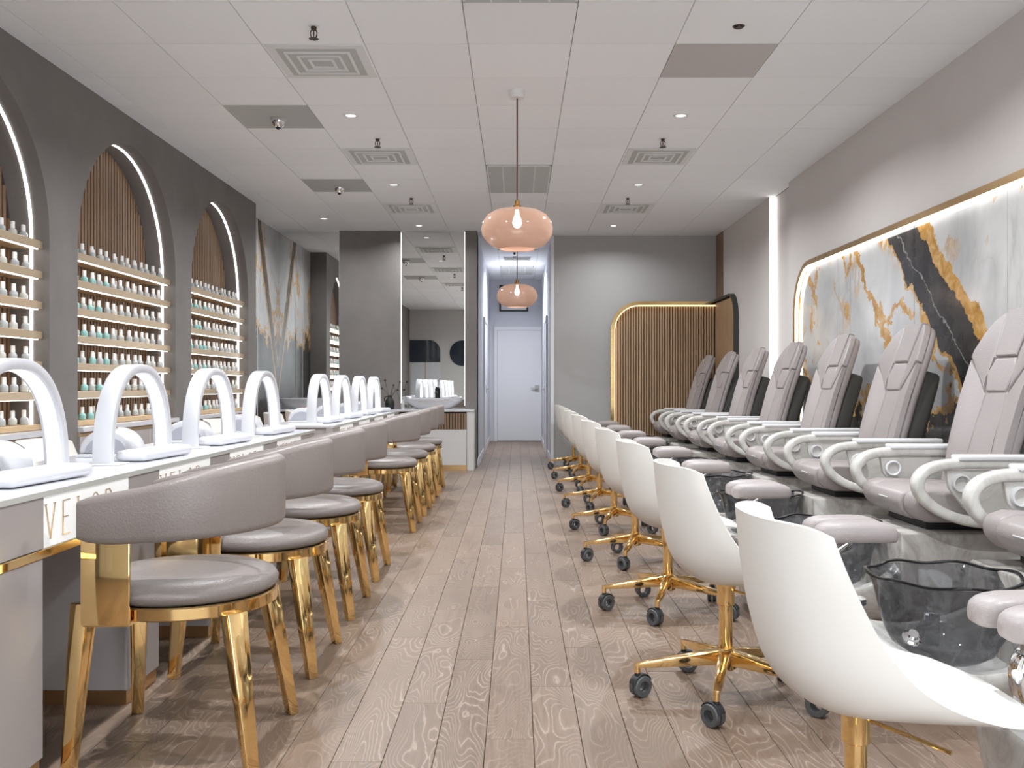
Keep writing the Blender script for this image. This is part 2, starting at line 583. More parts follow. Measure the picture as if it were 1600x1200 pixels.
# ---- left wall with three arched niches
def arch_pts(c, hw=AW, spr=ASPR, n=40, z0=0.0):
    pts = [(c - hw, z0)]
    for k in range(n + 1):
        a = PI - PI * k / n
        pts.append((c + hw * math.cos(a), spr + hw * math.sin(a)))
    pts.append((c + hw, z0))
    return pts
bm = BM()
def quad(bm, *p):
    bm.faces.new([bm.verts.new(q) for q in p])
edges = [YF] + [v for c in ARCH for v in (c - AW, c + AW)] + [10.28]
for i in range(0, len(edges), 2):
    a, b = edges[i], edges[i + 1]
    quad(bm, (XL, a, 0), (XL, b, 0), (XL, b, ZC), (XL, a, ZC))
for c in ARCH:
    pts = arch_pts(c)
    for (y0, z0), (y1, z1) in zip(pts, pts[1:]):
        if abs(y1 - y0) > 1e-6:
            quad(bm, (XL, y0, z0), (XL, y1, z1), (XL, y1, ZC), (XL, y0, ZC))
quad(bm, (XL, 10.28, 0), (XLR - .1, 10.28, 0), (XLR - .1, 10.28, ZC), (XL, 10.28, ZC))
box(bm, XLR - 0.16, XLR - 0.06, YF, 10.25, 0, ZC)
wl = obj('wall_left', bm, 'plaster_taupe', smooth=False)
tag(wl, 'taupe plaster wall with three tall arched niches', kind='structure')
for c in ARCH:
    pts = arch_pts(c, AW, ASPR, 40, 0.70)
    rv = BM()
    rp = arch_pts(c)
    ra = [[rv.verts.new((x, y, z)) for y, z in rp] for x in (XL, XLR)]
    for i in range(len(rp) - 1):
        rv.faces.new((ra[0][i], ra[0][i + 1], ra[1][i + 1], ra[1][i]))
    obj('niche_reveal', rv, 'plaster_taupe', wl, angle=50)
    obj('niche_back', prism(BM(), pts, 'x', XLR - 0.05, XLR - 0.012), 'slat_backing', wl, smooth=False)
    b2 = BM()
    pitch = 0.05
    n = int(2 * AW / pitch)
    for k in range(n):
        y = c - AW + (k + 0.5) * (2 * AW / n)
        zt = ASPR + math.sqrt(max(0, AW * AW - (abs(y - c) + .016) ** 2))
        box(b2, XLR - 0.012, XLR + 0.006, y - 0.016, y + 0.016, 0.72, zt - 0.004)
    tag(obj('slats', b2, 'slat_walnut', wl, smooth=False), kind='stuff')
    ap = [(-2.965, y, z) for y, z in arch_pts(c, AW - 0.003, ASPR, 48, 0.82)]
    sweep_b = sweep(BM(), ap, (1, 0, 0), [(-0.008, -0.003), (0.008, -0.003), (0.008, 0.003), (-0.008, 0.003)])
    obj('led_strip', sweep_b, 'led_white', wl)

# ---- recessed marble wall by the mirror
bm = Box(XLR - 0.1, XLR - 0.02, 10.28, YM + 0.3, 0, ZC)
mw = obj('wall_marble', bm, 'wall_grey')
tag(mw, 'recessed wall clad in black and gold veined marble slabs', kind='structure')
for y0, y1 in ((10.28, 10.80), (10.806, 11.20), (11.206, YM)):
    obj('marble_slab', Box(XLR - 0.02, XLR, y0, y1, 0, ZC), 'marble_book', mw, smooth=False)
for y in (10.803, 11.203):
    obj('trim_strip', Box(XLR - 0.004, XLR + 0.006, y - 0.007, y + 0.007, 0, ZC), 'white_metal', mw, smooth=False)

# ---- back wall, left part: mirrors and backlit piers
wb = obj('wall_back', Box(-3.4, -0.52, YM + 0.03, YM + 0.36, 0, ZC), 'wall_grey')
tag(wb, 'grey back wall behind the mirrors', kind='structure')
for nm, x0, x1, lab in (('wall_mirror', XLR, -2.25, 'tall frameless mirror beside the marble wall'), ('wall_mirror', -1.52, -0.64, 'tall frameless mirror behind the vessel basin')):
    tag(obj(nm, Box(x0, x1, YM, YM + 0.028, 0.3, ZC - 0.002), 'mirror', smooth=False), lab, 'mirror')
for x0, x1, lab in ((-2.29, -1.50, 'wide taupe plaster pier with backlit edges between the mirrors'), (-0.67, -0.519, 'narrow taupe plaster pier at the hallway corner')):
    pr = empty('wall_pier', ((x0 + x1) / 2, YM - 0.06, 0))
    tag(pr, lab, kind='structure')
    w = (x1 - x0) / 2
    obj('pier_face', rbox(-w, w, -0.02, 0.02, 0, ZC - .002, 0.003, 1), 'plaster_taupe', pr)
    obj('pier_core', Box(-w + 0.04, w if x1 > -0.6 else w - 0.04, 0.02, 0.10 if x1 > -0.6 else 0.06, 0, ZC - .002), 'plaster_taupe' if x1 > -0.6 else 'wall_grey', pr)
    for s in (-1, 1):
        if x1 > -0.6 and s > 0: continue
        obj('led_strip', Box(s * (w - 0.004 if s > 0 else w + 0.004) - 0.0035, s * (w - 0.004 if s > 0 else w + 0.004) + 0.0035, 0.021, 0.034, 0.8, ZC - 0.01), 'led_soft', pr)

# ---- back wall, right part, hallway
XHL, XHR = -0.52, 0.46
tag(obj('wall_back_right', Box(XHR, 2.9, YB, YB + 0.12, 0, ZC), 'wall_grey'), 'plain grey back wall beside the hallway', kind='structure')
tag(obj('wall_hall_left', Box(XHL - 0.12, XHL, YM + 0.03, YH, 0, ZC), 'hall_paint'), 'pale hallway wall behind the mirror', kind='structure')
tag(obj('wall_hall_right', Box(XHR, XHR + 0.12, YB + 0.12, YH, 0, ZC), 'hall_paint'), 'pale hallway wall behind the grey wall', kind='structure')
tag(obj('wall_hall_end', Box(XHL - 0.1, XHR + 0.1, YH, YH + 0.1, 0, ZC), 'hall_paint'), 'pale wall closing the hallway', kind='structure')
tag(obj('baseboard_right', rbox(XHR - 0.012, XHR, YB + .02, YH, 0, 0.10, .003, 1), 'white_paint'), 'white hallway baseboard', kind='structure')
tag(obj('baseboard_left', rbox(XHL, XHL + 0.012, YM + .06, YH, 0, 0.10, .003, 1), 'white_paint'), 'white hallway baseboard by the mirror', kind='structure')
tag(obj('trim_1', rbox(XHR - 0.014, XHR + 0.03, YB - 0.012, YB + 0.09, 0, ZC - .002, .004, 1), 'white_paint'), 'white corner trim of the hallway opening', kind='structure')

def door(name, label, w, h, loc, rz, knob_side):
    d = empty(name, loc, rz)
    tag(d, label, kind='structure')
    fr = BM()
    box(fr, -w / 2 - 0.06, -w / 2, -0.03, 0.0, 0, h + 0.06)
    box(fr, w / 2, w / 2 + 0.06, -0.03, 0.0, 0, h + 0.06)
    box(fr, -w / 2, w / 2, -0.03, 0.0, h, h + 0.06)
    obj('door_frame', fr, 'white_paint', d, smooth=False)
    lf = obj('door_leaf', rbox(-w / 2 + .004, w / 2 - .004, -0.018, -0.002, 0.008, h - 0.004, .003, 1), 'white_paint', d)
    hb = rbox(knob_side * (w / 2 - 0.09) - .04, knob_side * (w / 2 - 0.09) + .04, -0.028, -0.018, 0.93, 1.06, .003, 1)
    cyl(hb, (knob_side * (w / 2 - 0.09), -0.018, 1.0), (knob_side * (w / 2 - 0.09), -0.06, 1.0), 0.01)
    bar(hb, (knob_side * (w / 2 - 0.085), -0.06, 1.0), (knob_side * (w / 2 - 0.21), -0.06, 1.0), .014, .018, .012, .016)
    obj('door_handle', hb, 'tile_grey', lf)
    return d
door('door_1', 'white flush door at the end of the hallway', 0.84, 2.10, (0.045, YH, 0), 0, 1)
door('door_2', 'white hallway side door beyond the grey wall', 0.84, 2.05, (XHR, 14.6, 0), -PI / 2, -1)
door('door_3', 'white hallway side door beyond the mirror wall', 0.84, 2.05, (XHL, 14.9, 0), PI / 2, 1)
fp = empty('framed_panel', (-0.065, YH - 0.002, 2.45))
tag(fp, 'black framed white panel high above the hallway door', 'sign')
obj('panel', Box(-0.24, 0.24, -0.02, 0, 0.02, 0.46), 'white_paint', fp)
b = BM()
for a in ((-0.27, -0.24, 0, 0.5), (0.24, 0.27, 0, 0.5), (-0.24, 0.24, 0.46, 0.5), (-0.24, 0.24, 0, 0.03)):
    box(b, a[0], a[1], -0.03, 0, a[2], a[3])
obj('frame', b, 'black_matte', fp, smooth=False)

# ---- right wall: near part, light groove, far part
bm = BM()
box(bm, XR, XR + 0.2, YF, 9.20, 0, ZC)
box(bm, XR + 0.068, XR + 0.2, 9.20, 9.90, 0, ZC)
box(bm, XR, XR + 0.2, 9.90, YB + 0.1, 0, ZC)
wr = obj('wall_right', bm, 'wall_mauve', smooth=False)
tag(wr, 'mauve grey side wall with a lit vertical groove', kind='structure')
obj('led_strip', Box(XR + 0.006, XR + 0.062, 9.885, 9.898, 0.02, ZC - 0.01), 'led_soft', wr)
# wood strip in the corner
tag(obj('trim_2', rbox(XR - 0.012, XR - .001, 12.11, YB - 0.002, 2.17, ZC - .002, .003, 1), 'slat_walnut'), 'walnut strip from slatted panel up to the ceiling', kind='structure')

# ---- front wall with shop window (behind the camera, seen in the mirror)
bm = BM()
box(bm, -3.4, -0.9, YF - 0.15, YF, 0, ZC)
box(bm, 2.45, 3.0, YF - 0.15, YF, 0, ZC)
box(bm, -0.9, 2.45, YF - 0.15, YF, 2.75, ZC)
box(bm, -0.9, 2.45, YF - 0.15, YF, 0, 0.12)
wf = obj('wall_front', bm, 'front_paint', smooth=False)
tag(wf, 'street front wall behind the viewer', kind='structure')
w1 = empty('window_1', (0.775, YF - 0.08, 0))
tag(w1, 'wide shop window behind the viewer', kind='structure')
b = BM()
for x in (-1.675, -0.56, 0.56, 1.635):
    box(b, x, x + 0.04, -0.03, 0.03, 0.12, 2.75)
obj('window_frame', b, 'black_matte', w1, smooth=False)
for x in (-1.635, -0.52, 0.60):
    obj('pane', Box(x, x + 1.035, -0.004, 0.004, 0.12, 2.75), 'glass_clear', w1, smooth=False)
w2 = empty('window_2', (-2.52, YF + 0.002, 0))
tag(w2, 'dark window with a rounded corner in the front wall', kind='structure')
def rr_poly(x0, x1, z0, z1, r, corners, n=8):
    out = []
    for cx, cz, a0, nm in ((x1 - r, z1 - r, 0, 'tr'), (x0 + r, z1 - r, PI / 2, 'tl'), (x0 + r, z0 + r, PI, 'bl'), (x1 - r, z0 + r, 1.5 * PI, 'br')):
        if nm in corners:
            for k in range(n + 1):
                a = a0 + PI / 2 * k / n
                out.append((cx + r * math.cos(a), cz + r * math.sin(a)))
        else:
            out.append((cx + r * (1 if 'r' in nm else -1), cz + r * (1 if 't' in nm else -1)))
    return out
obj('pane', prism(BM(), rr_poly(-0.33, 0.48, 1.66, 2.25, 0.3, ('tr',)), 'y', 0, 0.012), 'window_dark', w2, smooth=False)
obj('lower_pane', prism(BM(), rr_poly(-0.30, 0.48, 0.2, 1.65, 0.12, ('tl',)), 'y', 0, 0.014), 'window_white', w2, smooth=False)
obj('window_frame', Box(0.08, 0.10, 0.0, 0.02, 0.2, 1.66), 'wood_pale', w2, smooth=False)
w3 = empty('window_3', (-1.45, YF + 0.002, 1.90))
tag(w3, 'round dark porthole window in the front wall', kind='structure')
obj('pane', prism(BM(), [(0.34 * math.cos(2 * PI * k / 32), 0.34 * math.sin(2 * PI * k / 32)) for k in range(32)], 'y', 0, 0.012), 'window_dark', w3, smooth=False)

# ------------------------------------------------------------------ framed wall features
def frame_path(y0, y1, z0, z1, r, corners=('tl', 'tr', 'bl', 'br'), n=10):
    return rr_poly(y0, y1, z0, z1, r, corners, n)

# marble feature on the right wall
fm = empty('marble_feature', (0, 0, 0))
tag(fm, 'backlit white, charcoal and gold marble panel with rounded brass frame', 'wall panel')
FY0, FY1, FZ0, FZ1, FR = 2.15, 8.87, 0.30, 2.187, 0.45
inner = frame_path(FY0 + 0.045, FY1 - 0.045, FZ0 + .045, FZ1 - .045, FR - .045)
outer = frame_path(FY0, FY1, FZ0, FZ1, FR)
def ring_solid(out, inn, x0, x1):
    bm = BM()
    n = len(out)
    V = [[bm.verts.new((x, p[0], p[1])) for p in P] for x in (x0, x1) for P in (out, inn)]
    for i in range(n):
        j = (i + 1) % n
        bm.faces.new((V[0][i], V[0][j], V[1][j], V[1][i]))
        bm.faces.new((V[2][i], V[2][j], V[3][j], V[3][i]))
        bm.faces.new((V[0][i], V[0][j], V[2][j], V[2][i]))
        bm.faces.new((V[1][i], V[1][j], V[3][j], V[3][i]))
    return bm
obj('frame', ring_solid(outer, inner, XR - 0.055, XR - .001), 'brass_satin', fm)
led_o = frame_path(FY0 + 0.045, FY1 - 0.045, FZ0 + .045, FZ1 - .045, FR - .045)
led_i = frame_path(FY0 + 0.057, FY1 - 0.057, FZ0 + .057, FZ1 - .057, FR - .057)
obj('led_strip', ring_solid(led_o, led_i, XR - 0.045, XR - 0.025), 'led_white', fm)
joints = [FY0 + 0.045, 2.67, 3.87, 5.07, 6.26, 7.46, FY1 - 0.045]
def clip_poly(poly, lo, hi):
    def half(P, keep, y):
        o = []
        for a, b in zip(P, P[1:] + P[:1]):
            ka, kb = keep(a[0]), keep(b[0])
            if ka: o.append(a)
            if ka != kb:
                t = (y - a[0]) / (b[0] - a[0])
                o.append((y, a[1] + t * (b[1] - a[1])))
        return o
    P = half(poly, lambda v: v >= lo, lo)
    return half(P, lambda v: v <= hi, hi)
for a, b_ in zip(joints, joints[1:]):
    pp = clip_poly(inner, a + 0.003, b_ - 0.003)
    obj('marble_slab', prism(BM(), pp, 'x', XR - 0.012, XR - 0.001), 'marble_gold', fm, smooth=False)

# slatted feature in the far corner
fs = empty('slat_feature', (0, 0, 0))
tag(fs, 'dark slatted wood panel with brass glowing edge wrapping the far corner', 'wall panel')
SX0, SX1, SZ1, SR = 1.235, XR - .002, 2.17, 0.38
po = rr_poly(SX0, SX1, 0.02, SZ1, SR, ('tl',), 12)
pi_ = rr_poly(SX0 + 0.05, SX1, 0.02, SZ1 - 0.05, SR - .05, ('tl',), 12)
def open_ring(out, inn, a0, a1, axis):
    """the arch part only: top edge and the rounded side"""
    bm = BM()
    def P(u, v, a): return (u, a, v) if axis == 'y' else (a, u, v)
    n = min(len(out), len(inn))
    V = [[bm.verts.new(P(p[0], p[1], a)) for p in Q] for a in (a0, a1) for Q in (out, inn)]
    for i in range(n - 1):
        j = i + 1
        for q in ((0, 1), (2, 3), (0, 2), (1, 3)):
            bm.faces.new((V[q[0]][i], V[q[0]][j], V[q[1]][j], V[q[1]][i]))
    for i in (0, n - 1):
        bm.faces.new((V[0][i], V[1][i], V[3][i], V[2][i]))
    return bm
po_a, pi_a = po[:-1], pi_[:-1]
obj('edge_trim', open_ring(po_a, pi_a, YB - 0.09, YB - .001, 'y'), 'gold', fs)
lo_ = rr_poly(SX0 + 0.051, SX1, 0.02, SZ1 - 0.051, SR - .051, ('tl',), 12)[:-1]
li_ = rr_poly(SX0 + 0.058, SX1, 0.02, SZ1 - 0.058, SR - .058, ('tl',), 12)[:-1]
obj('led_strip', open_ring(lo_, li_, YB - 0.066, YB - 0.05, 'y'), 'led_warm', fs)
obj('backing', prism(BM(), pi_, 'y', YB - 0.012, YB - .001), 'slat_backing', fs, smooth=False)
b2 = BM()
n = 38
for k in range(n):
    x = SX0 + 0.065 + (k + 0.5) * (SX1 - 0.04 - SX0 - 0.065) / n
    dx = max(0, SX0 + SR - x)
    zt = SZ1 - SR + math.sqrt(max(0, (SR - .064) ** 2 - dx ** 2)) if dx > 0 else SZ1 - 0.064
    box(b2, x - 0.0108, x + 0.0108, YB - 0.035, YB - 0.012, 0.02, zt)
tag(obj('slats', b2, 'slat_oak', fs, smooth=False), kind='stuff')
RY0 = 11.27
qo = [(-u, v) for u, v in rr_poly(-(YB - .09), -RY0, 0.02, SZ1 + 0.02, 0.30, ('tr',), 12)]
qi = [(-u, v) for u, v in rr_poly(-(YB - .09), -(RY0 + 0.03), 0.02, SZ1 - 0.01, 0.27, ('tr',), 12)]
qo_a, qi_a = [qo[-1]] + qo[:-2], [qi[-1]] + qi[:-2]
qo_s = qo[:-2][::-1]
obj('side_edge', open_ring([qo[-1]] + qo[:14], [qi[-1]] + qi[:14], XR - 0.06, XR - .001, 'x'), 'shell_dark', fs)
obj('side_backing', prism(BM(), qi, 'x', XR - 0.012, XR - .001), 'slat_backing', fs, smooth=False)
b2 = BM()
n = 30
for k in range(n):
    y = RY0 + 0.04 + (k + 0.5) * (YB - 0.05 - RY0 - 0.04) / n
    dy = max(0, RY0 + 0.30 - y)
    zt = SZ1 + .02 - 0.30 + math.sqrt(max(0, (0.30 - .045) ** 2 - dy ** 2)) if dy > 0 else SZ1 - 0.03
    box(b2, XR - 0.034, XR - 0.012, y - 0.0125, y + 0.0125, 0.02, zt)
tag(obj('side_slats', b2, 'slat_oak', fs, smooth=False), kind='stuff')
bl = [(-u, v) for u, v in rr_poly(-(YB - .09), -(RY0 + 0.032), 0.02, SZ1 - 0.012, 0.268, ('tr',), 12)]
bi = [(-u, v) for u, v in rr_poly(-(YB - .09), -(RY0 + 0.040), 0.02, SZ1 - 0.020, 0.26, ('tr',), 12)]
obj('side_led', open_ring([bl[-1]] + bl[:10] if False else bl[0:10], bi[0:10], XR - 0.052, XR - 0.04, 'x'), 'led_warm', fs)

# ------------------------------------------------------------------ ceiling fittings
def vent(loc, label):
    t = empty('ceiling_vent', loc)
    tag(t, label, 'vent', 'square ceiling air diffusers')
    obj('plate', rbox(-0.285, 0.285, -0.285, 0.285, -0.006, 0, .002, 1), 'white_metal', t)
    obj('recess', Box(-0.235, 0.235, -0.235, 0.235, -0.008, -0.006), 'vent_dark', t, smooth=False)
    for a in (0.196, 0.134, 0.078):
        b = BM()
        w = 0.018
        for q in ((-a, a, -a, -a + w), (-a, a, a - w, a), (-a, -a + w, -a + w, a - w), (a - w, a, -a + w, a - w)):
            box(b, q[0], q[1], q[2], q[3], -0.016, -0.008)
        obj('louver', b, 'white_metal', t, smooth=False)
VENTS = [(-1.184, 5.75, 'third row'), (-1.184, 8.15, ''), (-1.184, 10.55, ''), (1.216, 8.15, ''), (1.216, 10.55, '')]
vl = ['large square air diffuser above the manicure chairs, closest to the viewer',
      'square air diffuser second from the viewer on the polish wall side',
      'square air diffuser third from the viewer on the polish wall side',
      'square air diffuser over the pedicure side, above the middle spa chairs',
      'square air diffuser over the pedicure side, close to the back wall']
for (x, y, _), l in zip(VENTS, vl):
    vent((x, y, ZC), l)

def grille(loc, label, w=0.59, l=1.19):
    t = empty('return_grille', loc)
    tag(t, label, 'grille', 'slatted return air grilles')
    obj('backing', Box(-w / 2, w / 2, -l / 2, l / 2, -0.003, 0), 'ceiling_grid', t, smooth=False)
    b = BM()
    for q in ((-w / 2, w / 2, -l / 2, -l / 2 + .012), (-w / 2, w / 2, l / 2 - .012, l / 2), (-w / 2, -w / 2 + .012, -l / 2, l / 2), (w / 2 - .012, w / 2, -l / 2, l / 2)):
        box(b, *q, -0.012, -0.003)
    obj('frame', b, 'white_metal', t, smooth=False)
    for k in (-1, 0, 1):
        obj('divider', Box(k * w / 4 - .005, k * w / 4 + .005, -l / 2, l / 2, -0.014, -0.003), 'white_metal', t, smooth=False)
    b = BM()
    n = 24
    for k in range(n):
        y = -l / 2 + (k + 0.5) * l / n
        bar(b, (-w / 2 + .012, y, -0.008), (w / 2 - .012, y, -0.008), 0.026, 0.003, 0.026, 0.003, (0, 0.5, 1))
    tag(obj('slats', b, 'vent_dark', t, smooth=False), kind='stuff')
grille((0.016, 9.05, ZC), 'slatted return grille in the ceiling behind the near pendant lamp')
grille((0.016, 4.24, ZC), 'slatted return grille cut off at the top edge of the view')
grille((-0.0, 16.3, ZC), 'slatted return grille in the hallway ceiling near its end', 0.55, 1.1)
grille((-0.0, 14.7, ZC), 'short slatted grille in the middle of the hallway ceiling', 0.42, 0.3)
grille((-0.0, 13.6, ZC), 'wide slatted grille just inside the hallway ceiling', 0.6, 0.3)

def sprinkler(loc, label):
    t = empty('sprinkler', loc)
    tag(t, label, 'sprinkler', 'ceiling fire sprinklers')
    obj('escutcheon', lathe(BM(), [(0.022, -0.004), (0.03, 0)], 16), 'white_metal', t)
    b = lathe(BM(), [(0.012, -0.022), (0.016, -0.012), (0.016, -0.002)], 12)
    for s in (-1, 1):
        sweep(b, smooth_path([(s * 0.010, 0, -0.018), (s * 0.018, 0, -0.036), (s * 0.014, 0, -0.056), (s * 0.002, 0, -0.066)], 4), (0, 1, 0), rrect(.006, .006, .002, 1))
    obj('body', b, 'bronze_dark', t)
    obj('bulb', lathe(BM(), [(0.003, -0.06), (0.005, -0.04), (0.003, -0.02)], 8), 'cord_red', t)
    b = BM()
    for k in range(8):
        a = 2 * PI * k / 8
        bar(b, (0.004 * math.cos(a), 0.004 * math.sin(a), -0.068), (0.026 * math.cos(a), 0.026 * math.sin(a), -0.07), .008, .003, .013, .003)
    obj('deflector', b, 'bronze_dark', t, smooth=False)
for (x, y), l in zip([(-1.12, 5.18), (-1.12, 7.55), (-1.12, 9.95), (1.17, 7.55), (1.17, 9.95)],
        ['bronze sprinkler above the large ceiling diffuser', 'bronze sprinkler by the second diffuser on the polish wall side',
         'bronze sprinkler by the third diffuser on the polish wall side', 'bronze sprinkler by the first diffuser over the pedicure side',
         'bronze sprinkler by the far diffuser over the pedicure side']):
    sprinkler((x, y, ZC), l)
t = empty('concealed_sprinkler', (1.22, 5.18, ZC))
tag(t, 'flat brown concealed sprinkler before the plain mauve ceiling tile', 'sprinkler')
obj('ring', lathe(BM(), [(0.028, -0.006), (0.034, 0)], 20, cap0=False), 'bronze_dark', t)
obj('plate', lathe(BM(), [(0.022, -0.010), (0.024, -0.004)], 20), 'bronze_dark', t)
t = empty('hall_sprinkler', (-0.04, 14.1, ZC))
tag(t, 'small dark sprinkler in the hallway ceiling', 'sprinkler')
obj('stem', cyl(BM(), (0, 0, -0.03), (0, 0, 0), 0.016), 'bronze_dark', t)
obj('deflector', cyl(BM(), (0, 0, -0.075), (0, 0, -0.06), 0.025), 'bronze_dark', t)

for y, l in ((6.98, 'chrome dome camera in the near grey ceiling tile'), (9.38, 'chrome dome camera in the far grey ceiling tile')):
    t = empty('dome_camera', (-1.77, y, ZC))
    tag(t, l, 'camera', 'dome cameras')
    obj('collar', lathe(BM(), [(0.052, -0.018), (0.06, -0.012), (0.06, 0)], 24), 'tile_grey', t)
    obj('dome', lathe(BM(), [(0.001, -0.075), (0.022, -0.07), (0.04, -0.052), (0.05, -0.03), (0.051, -0.016)], 24), 'chrome', t)
    obj('lens', lathe(BM(), [(0.006, -0.086), (0.015, -0.08), (0.017, -0.066)], 16, (0, -0.01, 0)), 'black_matte', t)

def downlight(x, y, label, k=1.0):
    t = empty('downlight', (x, y, ZC))
    tag(t, label, 'downlight', 'recessed ceiling downlights')
    obj('trim_ring', lathe(BM(), [(0.038, -0.002), (0.042, -0.006), (0.058, -0.004), (0.060, 0)], 28, cap0=False), 'white_metal', t)
    obj('lens', lathe(BM(), [(0.037, -0.001), (0.038, 0.0)], 24), 'down_lens', t)
    ld = bpy.data.lights.new('downlight_lamp', 'AREA')
    ld.shape = 'DISK'
    ld.size = 0.08
    ld.energy = P_DOWN * k
    ld.color = (0.94, 0.975, 1.0)
    ld.spread = math.radians(155)
    lo = bpy.data.objects.new('downlight_lamp', ld)
    COL.objects.link(lo)
    lo.parent = t
    lo.location = (0, 0, -0.02)
for side, x, what in (('l', -1.22, 'manicure'), ('r', 1.20, 'pedicure')):
    for y, where in ((6.9, 'nearest in view'), (9.3, 'second in view'), (11.7, 'closest to the back wall'), (4.5, 'overhead before the view'), (2.1, 'overhead by the viewer')):
        downlight(x, y, f'recessed white downlight over the {what} row, {where}', 0.36 if y > 11 else 1.0)
downlight(0.0, 15.5, 'recessed white downlight in the hallway ceiling', 1.2)
downlight(-2.3, 11.2, 'recessed downlight over the basin by the marble wall', 0.3)

# ------------------------------------------------------------------ pendants
def pendant(y, label):
    t = empty('pendant_lamp', (0, y, ZC))
    tag(t, label, 'pendant lamp', 'peach glass pendant lamps')
    obj('canopy', lathe(BM(), [(0.045, -0.052), (0.053, -0.045), (0.057, 0)], 28), 'white_metal', t)
    obj('cord', cyl(BM(), (0, 0, -0.05), (0, 0, -0.76), 0.005, n=8), 'cord_red', t)
    obj('socket', lathe(BM(), [(0.03, -0.80), (0.03, -0.775), (0.016, -0.768), (0.016, -0.74), (0.008, -0.735)], 20), 'brass_socket', t)
    prof = [(0.03, -0.795), (0.10, -0.797), (0.16, -0.812), (0.205, -0.842), (0.232, -0.885), (0.242, -0.930), (0.236, -0.968), (0.215, -1.005), (0.185, -1.035), (0.155, -1.052), (0.12, -1.062)]
    b = BM()
    lathe(b, prof, 48, cap0=False, cap1=False)
    obj('shade', b, 'glass_peach', t, angle=80)
    obj('shade_rim', sweep(BM(), [(0.12 * math.cos(2 * PI * k / 40), 0.12 * math.sin(2 * PI * k / 40), -1.062) for k in range(40)], (0, 0, 1), rrect(.006, .006, .002, 1), closed=True), 'glass_peach', t)
    obj('light_bulb', lathe(BM(), [(0.002, -0.925), (0.022, -0.915), (0.032, -0.89), (0.026, -0.86), (0.014, -0.83), (0.013, -0.80)], 20), 'bulb', t)
    ld = bpy.data.lights.new('pendant_bulb', 'POINT')
    ld.energy = 0.8
    ld.shadow_soft_size = 0.04
    ld.color = (1, 0.92, 0.82)
    lo = bpy.data.objects.new('pendant_bulb', ld)
    COL.objects.link(lo)
    lo.parent = t
    lo.location = (0, 0, -0.97)
pendant(6.32, 'large peach glass pendant lamp hanging over the middle of the aisle')
pendant(11.1, 'smaller looking peach glass pendant lamp hanging before the hallway')

# ------------------------------------------------------------------ polish niches: shelves, base cabinets, bottles
SHZ = [1.902, 1.720, 1.534, 1.352, 1.170, 0.984]
ARN = ['front arch', 'middle arch', 'far arch']
bpro = {}
for key, mat in (('teal', 'polish_teal'), ('grey', 'polish_grey'), ('clear', 'polish_clear')):
    body = obj('polish_bottle', lathe(BM(), [(0.016, 0), (0.021, 0.004), (0.022, 0.02), (0.021, 0.034), (0.013, 0.043), (0.009, 0.046)], 12), mat)
    obj('cap', lathe(BM(), [(0.0105, 0), (0.012, 0.001), (0.0115, 0.036), (0.0095, 0.038)], 10, (0, 0, 0.044)), 'cap_white', body)
    bpro[key] = (body, tree_of(body))
used_proto = set()
BOT = {}
def bottle(key, x, y, z, where):
    b, tr = bpro[key]
    if key not in used_proto:
        used_proto.add(key)
        o = b
    else:
        o = copy_tree(b, None, tr)
    o.location = (x, y, z)
    o.scale = (1.12, 1.12, 1.08)
    col = {'teal': 'teal', 'grey': 'smoky grey', 'clear': 'pale clear'}[key]
    tag(o, None, 'bottle', f'{col} bottles on the {where}')
    BOT.setdefault((col, where), []).append(o)

